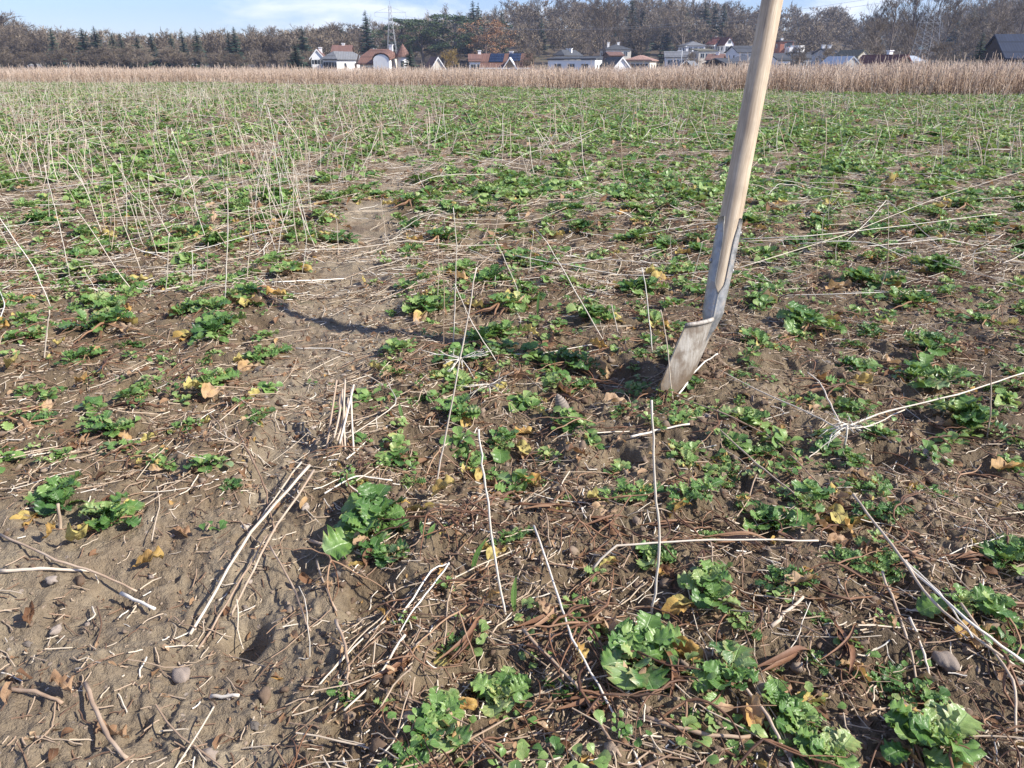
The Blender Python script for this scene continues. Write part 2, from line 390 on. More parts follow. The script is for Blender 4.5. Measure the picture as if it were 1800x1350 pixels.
# ------------------------------------------------------------------ leaves and crop plants
def leaf(L, Wd, nu=20, nv=6, lobe=.0, cren=.1, k=7, arch=.8, cup=.25, ruff=.06, rs=None, petiole=.22):
    """a leaf along +x with a midrib, a toothed margin and a wrinkled, arching blade"""
    rs = rs or np.random
    u = np.linspace(0, 1, nu+1)[:, None]; v = np.linspace(-1, 1, nv+1)[None]
    s = np.clip((u-petiole)/(1-petiole), 0, 1)
    wv = np.sin(math.pi*s**1.25*.97+.02)**.55*(s > 0)
    if lobe: wv = wv*(1-lobe*(.5+.5*np.cos(2*math.pi*(s*4.2+.1)))*(s < .72))
    ph = rs.uniform(0, 6.28)
    edge = 1+cren*(np.sin(2*math.pi*k*s+ph)+.7*np.sin(2*math.pi*k*1.7*s+ph*3)*np.sign(v))*np.abs(v)**3*(s > .05)
    half = (.035*Wd+Wd*.5*wv)*edge
    y = half*v; x = u*L+0*v
    x = x+np.abs(v)**2*wv*L*.06*np.sin(3*s+.5)
    z = cup*np.abs(y)*(1-.4*s)+ruff*L*np.abs(v)**2*np.sin(2*math.pi*(k*.55)*s+ph*2+v*1.5)*(s > 0)
    z = z+ruff*.5*L*np.sin(v*7+s*13+ph)*wv*.5
    a = arch*u**1.6
    X = np.cumsum(np.concatenate([np.zeros((1, 1)), np.diff(u, axis=0)*np.cos(a[1:])], 0), 0)*L
    Z = -np.cumsum(np.concatenate([np.zeros((1, 1)), np.diff(u, axis=0)*np.sin(a[1:])], 0), 0)*L
    px_ = X+(x-u*L)*np.cos(a)+z*np.sin(a); pz = Z+z*np.cos(a)
    vv = np.stack(np.broadcast_arrays(px_, y, pz), -1).reshape(-1, 3)
    i = np.arange(nu)[:, None]*(nv+1); j = np.arange(nv)[None]
    q = np.stack([i+j, i+nv+1+j, i+nv+2+j, i+j+1], -1).reshape(-1, 4)
    uv = np.stack(np.broadcast_arrays(s+0*v, v+0*u), -1).reshape(-1, 2)
    return vv, q, uv
def rot(v, elev=0, roll=0, yaw=0):
    c, s = math.cos(roll), math.sin(roll); v = v@np.array([[1, 0, 0], [0, c, s], [0, -s, c]])
    c, s = math.cos(elev), math.sin(elev); v = v@np.array([[c, 0, s], [0, 1, 0], [-s, 0, c]])
    c, s = math.cos(yaw), math.sin(yaw); return v@np.array([[c, s, 0], [-s, c, 0], [0, 0, 1]])
def rosette(rs, n=10, L=.06, wid=.62, lod=0, lobe=.15, shoots=2, spread=.03, bright=.45, up=0.0):
    mb = MB(); nu, nv = ((24, 6), (7, 4), (3, 2))[lod]
    for sh in range(shoots):
        a0 = rs.uniform(0, 6.28); ox, oy = (0, 0) if sh == 0 else (spread*math.cos(a0), spread*math.sin(a0))
        for i in range(n):
            t = i/n; ln = L*(1.0-.62*t)*rs.uniform(.6, 1.15); yaw = a0+i*2.4+rs.uniform(-.4, .4)
            elev = math.radians(18+55*t+rs.uniform(-12, 16))+up
            lb = lobe*rs.uniform(.4, 1.1); L_i = rs.uniform(.62, 1.1)
            vv, q, uv = leaf(ln, ln*wid*rs.uniform(.8, 1.15), nu, nv, lb, .15 if lod == 0 else (.08 if lod == 1 else 0), rs.randint(6, 9),
                             rs.uniform(.5, 1.35)*(1-.3*t), rs.uniform(.05, .5), rs.uniform(.03, .085), rs, .32)
            vv = rot(vv, elev, rs.uniform(-.5, .5), yaw)+np.array([ox, oy, .004+.006*t])
            mb.add(vv, q, np.clip(bright+rs.uniform(-.28, .26)+.16*t, 0, .95), uv)
    return mb
def withered(rs, L=.05, lod=0, tint=.6):
    mb = MB(); nu, nv = ((14, 6), (5, 3), (2, 2))[lod]
    vv, q, uv = leaf(L, L*rs.uniform(.4, .62), nu, nv, rs.uniform(0, .2), .05 if lod < 2 else 0, 5, rs.uniform(-.3, 1.5), rs.uniform(.2, .9), rs.uniform(.04, .09), rs, .12)
    vv = vv+np.stack([.0*vv[:, 0], L*.15*np.sin(vv[:, 0]/L*4+1), L*.06*np.sin(vv[:, 1]/L*11)+L*.15*vn(vv[:, 0]/L*4.5+rs.rand()*9, vv[:, 1]/L*5.5, 5)+L*.07*vn(vv[:, 0]/L*11, vv[:, 1]/L*13, 6)], -1)
    vv = rot(vv, rs.uniform(-.1, .35), rs.uniform(-.6, .6), 0)
    mb.add(vv, q, tint, uv); return mb
def petioles(rs, n=5, L=.07, th=1.0):
    mb = MB()
    for i in range(n):
        a = rs.uniform(0, 6.28); l = L*rs.uniform(.6, 1.3); k = rs.uniform(-1, 1)
        s = np.linspace(0, 1, 7)
        pts = np.stack([s*l*np.cos(a+k*s), s*l*np.sin(a+k*s), .012*(1-s)*np.abs(np.cos(s*3))+.003+.010*np.sin(s*3.1)*rs.uniform(0, 1)], -1)
        mb.tube(pts, .0022*th*(1-.6*s)*rs.uniform(.7, 1.3), 5, rs.uniform(.1, .8), False)
    return mb
rs = np.random.RandomState(11)
PROTO = []
kinds = [('mustard_plant', dict(n=12, L=.062, wid=.70, shoots=3, bright=.44, lobe=.3)), ('mustard_plant', dict(n=9, L=.054, wid=.62, shoots=4, bright=.36, lobe=.35)),
         ('mustard_plant', dict(n=12, L=.050, wid=.58, shoots=2, bright=.52)), ('mustard_plant', dict(n=11, L=.066, wid=.72, shoots=2, bright=.40)),
         ('mustard_plant', dict(n=9, L=.048, wid=.55, shoots=3, bright=.55, lobe=.55)), ('mustard_plant', dict(n=10, L=.058, wid=.50, shoots=3, bright=.32, lobe=.6)),
         ('mustard_plant', dict(n=6, L=.042, wid=.6, shoots=1, bright=.5)), ('mustard_plant', dict(n=11, L=.060, wid=.66, shoots=3, bright=.48, up=.15, lobe=.2))]
for nm, kw in kinds:
    r0 = thing(nm, 'green mustard plant', 'plant', (0, -50, 0))
    rosette(rs, lod=0, spread=.034, **kw).build('foliage', GREEN, r0)
    for j in range(rs.randint(2, 5)):
        wb = withered(rs, rs.uniform(.035, .062), 0, rs.uniform(.5, 1.15)).build('withered_leaf', WITH, r0)
        a = rs.uniform(0, 6.28); wb.location = (.028*math.cos(a), .028*math.sin(a), .004); wb.rotation_euler = (0, 0, a+rs.uniform(-.5, .5))
    petioles(rs, 6).build('stem', PETI, r0)
    PROTO.append(r0)
used = [False]*len(PROTO)
def plant(k, x, y, sc, label, group=None, tilt=(0, 0), rz=None, dz=0):
    rz = rnd.uniform(0, 6.28) if rz is None else rz
    loc = (x, y, gz(x, y)-.002+dz)
    o = PROTO[k]
    if not used[k]:
        used[k] = True; o.location = loc; o.rotation_euler = (tilt[0], tilt[1], rz); o.scale = (sc,)*3; o['label'] = label
        if group: o['group'] = group
        return o
    q = dup(o, loc, rz, sc, tilt, label)
    if group: q['group'] = group
    elif 'group' in q: del q['group']
    return q
rnd = random.Random(5)
#@@PLANTS
HAND = [  # px, py, width in px, prototype, label
(668, 905, 165, 0, 'bushy light green mustard plant on bare mud beside the wheel track'),
(655, 965, 95, 3, 'drooping mustard rosette with yellow tip just below the bushy one'),
(785, 715, 120, 1, 'fresh mustard plant beside the leaning stalk in the middle'),
(885, 765, 110, 2, 'mustard plant at the tip of the upright middle stalk'),
(900, 862, 95, 6, 'small mustard plant right of the long upright stalk'),
(1100, 862, 120, 4, 'grey green mustard plant left of the thick upright stalk'),
(1215, 868, 115, 5, 'upright mustard plant right of the thick upright stalk'),
(1125, 1120, 175, 3, 'large mustard plant with one broad fan leaf near the bottom'),
(1275, 1195, 135, 3, 'mustard plant with a broad curled leaf on a brown stalk'),
(1400, 1255, 140, 0, 'dark green mustard plant at the lower right with round leaf'),
(1430, 1325, 140, 7, 'toothed mustard plant cut by the bottom edge of the photo'),
(1235, 1040, 120, 0, 'mustard plant leaning over the brown dead leaf stalks'),
(1160, 968, 100, 7, 'mustard plant directly under the horizontal pale branch'),
(1005, 1060, 90, 6, 'small mustard plant beside the orange dead leaf'),
(885, 1195, 130, 7, 'bright mustard plant above the big brown crumpled leaf'),
(770, 1250, 120, 3, 'mustard plant with pale dying leaf margin at the bottom'),
(715, 1325, 110, 4, 'low toothed mustard plant at the bottom edge'),
(92, 872, 115, 0, 'mustard plant on the left edge of the muddy corner'),
(212, 905, 135, 7, 'mustard plant with yellow lower leaf in the muddy corner'),
(165, 740, 120, 1, 'grey green mustard plant at the left above the mud'),
(232, 782, 65, 6, 'two leaved seedling lying on brown litter at the left'),
(192, 492, 105, 2, 'round leafy mustard plant left of the first tall stalk'),
(58, 560, 110, 4, 'mustard plant beside the pale straw at the left edge'),
(185, 560, 140, 1, 'wide dark mustard plant over brown leaves at the left'),
(150, 622, 90, 5, 'grey divided leaf plant over yellow leaves'),
(372, 572, 100, 0, 'mustard plant at the left edge of the bare track'),
(462, 612, 90, 4, 'small mustard plant above the round white stone'),
(440, 512, 105, 2, 'mustard plant left of the bare track behind the white stone'),
(690, 632, 60, 6, 'little mustard plant right of the bare track'),
(1325, 735, 90, 3, 'young mustard plant with one broad bright leaf right of the blade'),
(1330, 800, 90, 1, 'mustard plant with upright yellow leaf right of the blade'),
(1425, 852, 150, 2, 'dense mustard clump with orange dead leaves at the right'),
(1340, 915, 115, 0, 'pale green mustard plant above the horizontal branch'),
(1545, 885, 110, 5, 'mustard plant with lobed leaves right of the dense clump'),
(1620, 645, 170, 1, 'wide mustard plant below the forked pale branches'),
(1480, 672, 90, 6, 'small mustard plant beside the branch hub'),
(1715, 742, 150, 7, 'mustard plant around a lone upright stalk at the far right'),
(1770, 960, 120, 0, 'mustard plant at the right edge above the white stems'),
(1745, 1060, 165, 2, 'bright mustard plant under crossing white stems at the right edge'),
(1540, 945, 85, 6, 'small mustard plant above the bundle of brown stems'),
(1605, 1300, 200, 7, 'big mottled mustard plant in the lower right corner'),
(1630, 1230, 110, 5, 'deeply lobed mustard plant above the mottled one'),
(1000, 635, 125, 5, 'spreading mustard plant in the hollow left of the blade'),
(1085, 600, 70, 6, 'tiny mustard plant left of the footrest'),
(1325, 592, 95, 4, 'frosty green mustard plant right of the blade top'),
(1048, 552, 95, 7, 'mustard plant at the foot of the slanting grey stalk'),
(880, 530, 115, 2, 'mustard plant behind the group of thin upright stalks'),
(1420, 560, 110, 0, 'mustard plant among brown leaves right of the spade'),
(1600, 530, 120, 1, 'broad mustard plant behind the forked pale branches'),
(1510, 486, 105, 3, 'mustard plant on dark soil beside a pale lump at the right'),
(1690, 350, 150, 2, 'tall dark green mustard clump at the far right'),
(15, 735, 80, 6, 'mustard plant cut by the left edge'),
(430, 705, 60, 6, 'dusty little plant on the track below the white stone'),
(330, 745, 70, 4, 'dusty toothed plant on mud left of the dark branch'),
(985, 870, 60, 6, 'seedling behind the curled pale leaf'),
(1390, 1010, 110, 5, 'limp dark plant with a long yellow rimmed leaf'),
(1300, 1085, 80, 4, 'small crinkled plant beside the short grey stick'),
(712, 1085, 60, 6, 'small pale green seedling left of the upright blade of grass'),
(800, 1120, 80, 4, 'crumpled small plant among twisted brown leaf stalks'),
(1015, 675, 85, 1, 'whitish green plant above the ribbed pale shell'),
(860, 690, 60, 6, 'seedling behind the bright plant in the middle'),
(1170, 690, 60, 6, 'seedling at the near corner of the blade'),
(1210, 730, 70, 4, 'little plant just in front of the blade'),
(500, 340, 100, 0, 'mustard plant at the left rim of the track far up'),
(720, 350, 90, 2, 'mustard plant at the right rim of the track far up'),
(600, 410, 70, 1, 'mustard plant on the left rim of the track'),
(660, 500, 45, 6, 'single narrow seedling in the middle of the track'),
(150, 400, 120, 2, 'dense mustard clump between two tall white stalks'),
(395, 420, 95, 7, 'mustard plant behind the first tall white stalk'),
(35, 585, 80, 3, 'mustard plant over yellow leaves at the left edge'),
(1660, 470, 110, 7, 'mustard plant right of the kinked brown stalk'),
(1320, 520, 80, 1, 'mustard plant right of the metal socket'),
(1190, 470, 100, 4, 'mustard plant left of the metal socket'),
(1120, 500, 80, 0, 'mustard plant between the stalks left of the socket'),
(960, 460, 90, 1, 'mustard plant under the long horizontal straw'),
(770, 410, 110, 2, 'leafy clump right of the track behind the thin stalks'),
(1290, 1330, 80, 6, 'seedling at the bottom edge beside a brown stem'),
(1640, 860, 70, 4, 'seedling on dark soil right of the lobed plant'),
(985, 720, 60, 6, 'pale seedling beside the ribbed pale shell'),
(1050, 1000, 70, 6, 'small plant under the elbow of the pale branch'),
]
occ = []
for (px, py, wpx, k, lab) in HAND:
    g = GG(px, py+wpx*.12); dist = math.hypot(g[1], H)
    width = wpx/FPX*dist; base = (.13, .14, .12, .13, .13, .14, .085, .145)[k]
    plant(k, g[0], g[1], min(1.9, width/base*1.02), lab); occ.append((g[0], g[1], .5*width))
# more plants beyond the foreground: individual while they show large
def density(x, y):                                   # 0..1 share of ground that carries crop
    t = track(x, y)
    d = (.68+.5*vn(x*1.1, y*1.1, 40)+.25*vn(x*2.9, y*2.9, 41))*(1-1.05*t)
    d = d+.22*sm((x-.2)/2.0)+.12*sm((y-2)/3)
    d = d-.12*sm((-.05-x)/1.0)*sm((3.0-y)/2.0)
    return np.clip(d, .0, 1)
ny = 0; cand = []
rs = np.random.RandomState(3)
while len(cand) < 200:
    y = 1.55+2.9*rs.rand()**.8; x = rs.uniform(-.72, .72)*y
    if rs.rand() > float(density(np.array([x]), np.array([y]))[0])*.95: continue
    if any((x-a)**2+(y-b)**2 < (c*.9+.05)**2 for a, b, c in occ): continue
    cand.append((x, y)); occ.append((x, y, .045))
cand.sort(key=lambda q: q[1])
for (x, y) in cand:
    side = 'right of the bare track' if x > -.34-.078*y else 'left of the bare track'
    far = 'behind the spade' if y > 2.6 else 'around the spade'
    lab = f'leafy green mustard plant in the crop {side}, {far} in depth'
    lab = {('right of the bare track', 1): 'green mustard plant in the crop right of the track, level with the spade',
           ('right of the bare track', 0): 'green mustard plant in the crop right of the track, behind the spade',
           ('left of the bare track', 1): 'green mustard plant left of the track among tall white stalks',
           ('left of the bare track', 0): 'green mustard plant far up the left side of the track'}[(side, int(y < 2.7))]
    plant(rnd.choice([0, 1, 2, 2, 3, 4, 5, 7, 7, 6]), x, y, rnd.uniform(.75, 1.25), lab, 'mustard plants '+side, (rnd.uniform(-.15, .15), rnd.uniform(-.15, .15)))
# small seedlings between the foreground plants
rs = np.random.RandomState(8); ns_ = 0
while ns_ < 90:
    y = rs.uniform(.62, 1.9); x = rs.uniform(-.66, .66)*(y+.25)
    if rs.rand() > .45+.5*(x > -.1) or track(np.array([x]), np.array([y]))[0] > .35 or any((x-a)**2+(y-b)**2 < (c*.7+.012)**2 for a, b, c in occ): continue
    occ.append((x, y, .02)); ns_ += 1
    plant(rs.choice([6, 4, 5, 1]), x, y, rs.uniform(.32, .62), 'ragged little green seedling between the larger foreground plants', 'ragged seedlings in the foreground', (rs.normal(0, .2), rs.normal(0, .2)))
# the rest of the crop as one mass: nobody could count it
def field_points(n, y0, y1, dens, p=1.0, amax=.74, rs=rs, power=1.0):
    out = []
    while sum(map(len, out)) < n:
        m = n*2; u = rs.rand(m)
        y = (y0**power+(y1**power-y0**power)*u)**(1/power)
        x = rs.uniform(-amax, amax, m)*(y+.15)
        k = rs.rand(m) < dens(x, y)
        out.append(np.stack([x[k], y[k]], -1))
    return np.concatenate(out)[:n]
def band_front(x): return np.interp(x/20., [-1, -.6, 0, .25, .45, .6], [32, 30, 24, 21.5, 19.5, 18.4])
def crop_d(x, y): return density(x, y)*(y < band_front(x)+.6)
L1 = [rosette(rs, lod=1, n=8, L=.060, wid=.64, shoots=2, spread=.035, bright=b) for b in (.34, .42, .5, .58, .44)]
L2 = [rosette(rs, lod=2, n=6, L=.062, wid=.7, shoots=2, spread=.04, bright=b) for b in (.3, .42, .5, .6, .38)]
def put(mb, protos, p, sc, z0=0, tl=.15, **k):
    n = len(p); ps = np.column_stack([p, hg(p[:, 0], p[:, 1])+z0])
    scatter(mb, protos, ps, rs.uniform(0, 6.28, n), sc, rs.normal(0, tl, (n, 2)), rs=rs, **k)
mb = MB()
p1 = field_points(1000, 1.15, 4.2, crop_d, power=1.6)
put(mb, L1, p1, rs.uniform(.35, .8, len(p1)), tint=rs.uniform(-.12, .12, len(p1)))
p1 = field_points(3000, 3.9, 9, crop_d, power=2)
put(mb, L1, p1, rs.uniform(.7, 1.35, len(p1)), tint=rs.uniform(-.12, .12, len(p1)))
p2 = field_points(17500, 7.5, 33, crop_d, power=1.9)
put(mb, L2, p2, rs.uniform(.8, 1.6, len(p2)), tint=rs.uniform(-.15, .15, len(p2)))
tag(mb.build('mustard_crop', GREEN), 'dense low green mustard crop covering the field up to the dead stems', None, None, 'stuff')
# small weeds and leaflets
mb = MB(); wd = []
for b in (.3, .5, .65):
    m2 = MB()
    for i in range(9):
        ln = rs.uniform(.007, .014); vv, q, uv = leaf(ln, ln*.8, 4, 2, 0, 0, 5, .6, .3, .05, rs, .15)
        vv = rot(vv, rs.uniform(.1, .9), rs.uniform(-.5, .5), rs.uniform(0, 6.28))+np.array([rs.normal(0, .012), rs.normal(0, .012), rs.uniform(.001, .012)])
        m2.add(vv, q, b+rs.uniform(-.1, .1), uv)
    wd.append(m2)
pw = field_points(1100, .55, 4.5, lambda x, y: (density(x, y)*.7+.05)*(vn(x*4, y*4, 50) > -.1), power=1.3)
put(mb, wd, pw, rs.uniform(.6, 1.3, len(pw)), .002)
tag(mb.build('small_weeds', GREEN), 'tiny round leaved green weeds scattered over the damp soil', None, None, 'stuff')
#@@LITTER
def stick(rs, ns=5, k=3, bend=.12, r=.5):
    m2 = MB(); s = np.linspace(-.5, .5, ns+1); kx = rs.uniform(-bend, bend)
    kink = rs.uniform(-.2, .2); pts = np.stack([s, kx*(s*s)*4+.05*np.sin(s*9+rs.rand()*6)*bend*4, .10*bend*np.sin(s*5+rs.rand()*6)+np.abs(s-kink)*bend*.5], -1)
    m2.tube(pts, np.full(ns+1, r), k, np.linspace(-.08, .08, ns+1)+.5, False); return m2
def strand(rs, k=4):                                 # unit thickness handled by per-axis scale
    m2 = stick(rs, 5, k, rs.uniform(.05, .3), .5)
    return m2
def straw_field(mb, p, lmin, lmax, wmin, wmax, z0, ti, tl, protos, lo=2.0, aniso=0):
    n = len(p); ln = lmin+(lmax-lmin)*rs.rand(n)**lo; wdt = rs.uniform(wmin, wmax, n)
    yaw = rs.uniform(0, 6.28, n)
    if aniso: yaw = np.where(rs.rand(n) < aniso, rs.normal(.35, .35, n), yaw)
    ps = np.column_stack([p, hg(p[:, 0], p[:, 1])+z0+np.abs(rs.normal(0, z0 if z0 > 0 else .003, n))])
    # slope follow
    e = .02; zx = (hg(p[:, 0]+e*np.cos(yaw), p[:, 1]+e*np.sin(yaw))-hg(p[:, 0]-e*np.cos(yaw), p[:, 1]-e*np.sin(yaw)))/(2*e)
    tilt = np.stack([np.zeros(n), -np.arctan(zx)*np.clip(.1/ln, 0, .8)+rs.normal(0, tl, n)], -1)
    for pr in protos: pass
    scatter(mb, protos, ps, yaw, np.column_stack([ln, np.maximum(ln*.75, 0)*0+1, np.ones(n)])*1.0, tilt, ti, rs)
class Ribbon(MB): pass
def straw_protos(k, num, thick, cv=1.0):
    """thin bent pieces: length 1 along x, real thickness in y/z (x is scaled per copy)"""
    out = []
    for i in range(num):
        m2 = MB(); s = np.linspace(-.5, .5, 6); c = rs.uniform(-.014, .014)*cv; kk = rs.uniform(-.3, .3)
        pts = np.stack([s, c*4*s*s+.003*cv*np.sin(s*9+i), (.010*np.abs(s-kk)*rs.rand()+.002*np.sin(s*7))*cv], -1)
        th = thick*rs.uniform(.6, 1.4)
        m2.tube(pts, np.full(6, th), k, .5, False); out.append(m2)
    return out
LIT = lambda x, y: np.clip(.8+.5*vn(x*3, y*3, 60)-.38*track(x, y)-.3*(track(x, y) > .5)*(y < 1.3), .10, 1)*(y < band_front(x)+1)
mb = MB()
pp = field_points(22000, .5, 3.0, LIT, power=1.3)
n = len(pp); straw_field(mb, pp, .004, .034, 0, 0, .0015, np.clip(rs.normal(-.2, .26, n), -.5, .35), .16, straw_protos(4, 12, .0008, .12), 1.6)
pp = field_points(2600, .5, 2.6, LIT, power=1.3)
n = len(pp); straw_field(mb, pp, .03, .15, 0, 0, .0025, np.clip(rs.normal(-.14, .2, n), -.5, .32), .07, straw_protos(4, 16, .00095, .45), 2.6)
pp = field_points(23000, 2.3, 7, LIT, power=1.5)
n = len(pp); straw_field(mb, pp, .02, .22, 0, 0, .004, np.clip(rs.normal(-.02, .22, n), -.5, .38), .09, straw_protos(3, 10, .0012, .7), 2.2, .15)
pp = field_points(9500, 6.5, 34, lambda x, y: LIT(x, y)*(.5+.6*(vn(x*.35, y*.35, 61) > -.1)), power=1.6)
n = len(pp); straw_field(mb, pp, .06, .5, 0, 0, .02, rs.uniform(-.3, .4, n), .32, straw_protos(3, 10, .0024), 1.8, .2)
tag(mb.build('straw_litter', STRAW), 'broken pale straw and brown twig litter strewn over the soil', None, None, 'stuff')
# crumpled dead leaf fragments
mb = MB(); wl = [withered(rs, 1.0, 1, 0.0) for _ in range(12)]; wl2 = [withered(rs, 1.0, 2, 0.0) for _ in range(8)]
pp = field_points(6500, .5, 3.2, LIT, power=1.3); n = len(pp)
put(mb, wl, pp, .004+.020*rs.rand(n)**1.8, .002, .45, tint=np.clip(rs.normal(.52, .22, n), .05, .95))
pp = field_points(9000, 2.8, 15, LIT, power=1.5); n = len(pp)
put(mb, wl2, pp, rs.uniform(.02, .06, n), .004, .45, tint=np.clip(rs.normal(.48, .2, n), .05, .95))
tag(mb.build('dead_leaf_litter', WITH), 'shrivelled brown leaf fragments lying all over the soil', None, None, 'stuff')
mb = MB(); pl_ = [petioles(rs, 4, .055, .5) for _ in range(12)]
pp = field_points(900, .5, 3.4, lambda x, y: np.clip(density(x, y)*.9, 0, 1)*(1-track(x, y)), power=1.3); n = len(pp)
put(mb, pl_, pp, rs.uniform(.6, 1.5, n), .001, .15, tint=rs.uniform(-.2, .25, n))
tag(mb.build('dead_stalk_litter', PETI), 'matted reddish brown dead leaf stalks among the plants', None, None, 'stuff')
# soil crumbs
def blob(rs, lod=1, rough=.35):
    import bmesh
    bm = bmesh.new(); bmesh.ops.create_icosphere(bm, subdivisions=lod, radius=1)
    v = np.array([q.co[:] for q in bm.verts]); f = np.array([[q.index for q in p.verts] for p in bm.faces]); bm.free()
    a = rs.uniform(0, 9, 3)
    d = 1+rough*vn(v[:, 0]*1.6+a[0]+v[:, 2], v[:, 1]*1.6+a[1]-v[:, 2]*.7, rs.randint(99))+rough*.45*vn(v[:, 0]*4+a[0]+v[:, 2]*3, v[:, 1]*4+a[1], 3)
    m2 = MB(); m2.add(v*d[:, None]*np.array([1, rs.uniform(.7, 1), rs.uniform(.5, .8)]), None, rs.uniform(.3, .7), None, f); return m2
mb = MB(); cb = [blob(rs, 2, .5) for _ in range(8)]
pp = field_points(5200, .5, 2.6, lambda x, y: np.clip(.7-.45*track(x, y)+.4*vn(x*5, y*5, 70), .03, 1), power=1.25); n = len(pp)
put(mb, cb, pp, .0016+.008*rs.rand(n)**3.2, .001, .4, tint=np.where(rs.rand(n) < .05, .5, rs.uniform(-.3, .25, n)))
g_ = G(1222, 652); ang_ = rs.uniform(0, 6.28, 420); rr_ = .065*np.sqrt(rs.rand(420)); pp = np.column_stack([g_[0]+rr_*np.cos(ang_)*1.1, g_[1]+.01+rr_*np.sin(ang_)])
put(mb, cb, pp, .0015+.010*rs.rand(420)**2.4, .001, .4, tint=rs.uniform(-.3, .1, 420))
pp = field_points(9000, .5, 2.0, lambda x, y: .3+.7*(vn(x*6, y*6, 71) > -.2), power=1.2); n = len(pp)
put(mb, cb[:4], pp, .0007+.0022*rs.rand(n)**2, 0, .4, tint=rs.uniform(-.1, .45, n)*(.3+.7*track(pp[:, 0], pp[:, 1])))
tag(mb.build('soil_crumbs', CLOD), 'loose crumbs of dark brown soil between the plants', None, None, 'stuff')

#@@STALKS
def stalk_line(pts, r0, r1, tint, name, label, cat='stalk', mat=None, k=7, wob=.002, group=None, seed=0):
    pts = np.asarray(pts, float); q = []
    rr = np.random.RandomState(seed)
    for a, b in zip(pts[:-1], pts[1:]):
        for s in np.linspace(0, 1, 6)[:-1]: q.append(a+(b-a)*s)
    q.append(pts[-1]); q = np.array(q)
    q[1:-1] = .25*q[:-2]+.5*q[1:-1]+.25*q[2:]
    q = q+rr.normal(0, wob*.35, q.shape)*np.array([1, 1, .5])
    base = q[0].copy(); n = len(q); s = np.linspace(0, 1, n)
    rad_ = r0+(r1-r0)*s; node = (np.arange(n) % 5 == 0); rad_ = rad_*(1+.18*node)
    m2 = MB(); m2.tube(q-base, rad_, k, tint+rr.uniform(-.08, .08, n), True)
    o = m2.build(name, mat or STALK); o.location = base
    return tag(o, label, cat, group)
STAND = [ # list of px points from base to tip, radius mm, tint, label
([(888,1080),(866,960),(850,830),(842,755)],1.7,.85,'long straight pale stalk standing beside the upright grass blade'),
([(1145,1080),(1161,965),(1152,860),(1146,705)],1.9,.9,'thick bent white stalk standing below the spade blade'),
([(760,870),(785,760),(815,600),(838,470)],1.6,.7,'tall leaning tan stalk rising beside the bushy middle plant'),
([(797,610),(800,520),(803,430),(797,365)],1.5,.9,'thin upright white stalk behind the branch star, rightmost of three'),
([(779,612),(781,520),(777,440)],1.3,.5,'brown upright stalk, middle of the thin group right of the track'),
([(768,545),(772,470),(770,420)],1.2,.75,'short upright stalk at the right rim of the track'),
([(1148,620),(1137,520),(1128,470)],1.7,.9,'pale upright stalk left of the spade socket'),
([(1065,600),(1010,510),(965,430),(942,402)],1.6,.95,'long slanting grey white stalk falling to the left of the blade'),
([(920,530),(885,450),(870,420)],1.3,.95,'short slanting white stalk left of the long slanting one'),
([(1185,712),(1172,600),(1162,545)],1.4,.8,'thin stalk leaning against the view of the spade blade'),
([(1088,585),(1075,535)],1.5,.75,'stubby stalk left of the footrest'),
([(395,535),(398,470),(401,405),(399,330)],1.9,.95,'tall straight white stalk left of the track, tallest near the white stone'),
([(290,515),(295,460),(298,410)],1.5,.9,'upright white stalk left of the tall straight one'),
([(88,535),(60,470),(10,400),(-20,350)],1.6,.95,'long leaning white stalk at the left edge'),
([(122,480),(105,400),(85,320),(78,290)],1.6,.85,'tall slanting stalk left of the dense clump'),
([(180,410),(150,330),(120,285),(95,262)],1.7,.95,'curved white stalk arching to the left'),
([(365,425),(345,370),(340,330),(300,225)],1.6,.95,'long white stalk leaning left in the stand'),
([(270,420),(250,370),(243,320)],1.5,.9,'white stalk bending left in front of the arching one'),
([(222,410),(222,330),(210,270)],1.5,.9,'slim white stalk standing left of the stand'),
([(500,370),(488,300),(480,240),(472,190)],1.5,.95,'slim tall stalk at the left rim of the track'),
([(515,345),(500,290),(480,215)],1.4,.9,'tall leaning stalk in the left rim bunch'),
([(448,390),(450,340),(465,265)],1.5,.9,'pale stalk leaning right in the stand'),
([(548,375),(540,310),(545,260)],1.4,.85,'upright stalk nearest the track on the left'),
([(1545,520),(1562,455),(1560,425)],1.5,.45,'brown kinked stalk standing at the right'),
([(1562,448),(1562,380),(1560,352)],1.3,.6,'thin brown upright stalk behind the kinked one'),
([(1437,485),(1437,440),(1436,410)],1.4,.45,'brown upright stub right of the spade socket'),
([(1735,770),(1742,720),(1741,650)],1.8,.5,'lone brown stalk inside the far right plant'),
([(1725,330),(1728,420)],1.2,.8,'straight straw beside the tall dark clump'),
([(530,480),(540,420),(520,330)],1.3,.9,'pale stalk leaning over the left rim'),
([(595,450),(593,400),(588,370)],1.2,.6,'brown stalk on the left rim of the track'),
([(75,635),(82,590),(88,545)],2.0,.75,'short thick straw stuck upright over yellow leaves'),
([(105,930),(103,885)],3.0,.6,'short thick stub beside the left mustard plant'),
([(880,640),(830,570),(800,500)],1.3,.9,'pale stalk slanting left beside the branch star'),
([(1213,500),(1228,455),(1235,425)],1.2,.85,'thin white stalk right in front of the socket edge'),
]
for i, (pp_, r_, ti, lab) in enumerate(STAND):
    b = GG(*pp_[0]); Y = b[1]; rr = random.Random(i); lean = rr.uniform(-.05, .12)
    pts = [b-np.array([0, 0, .01])]
    for (x, y) in pp_[1:]:
        q = P(x, y, Y); q = P(x, y, Y+lean*max(0, q[2])); pts.append(q)
    stalk_line(pts, r_*.00092, r_*.00062, ti-.08, 'standing_stalk', lab, seed=i)
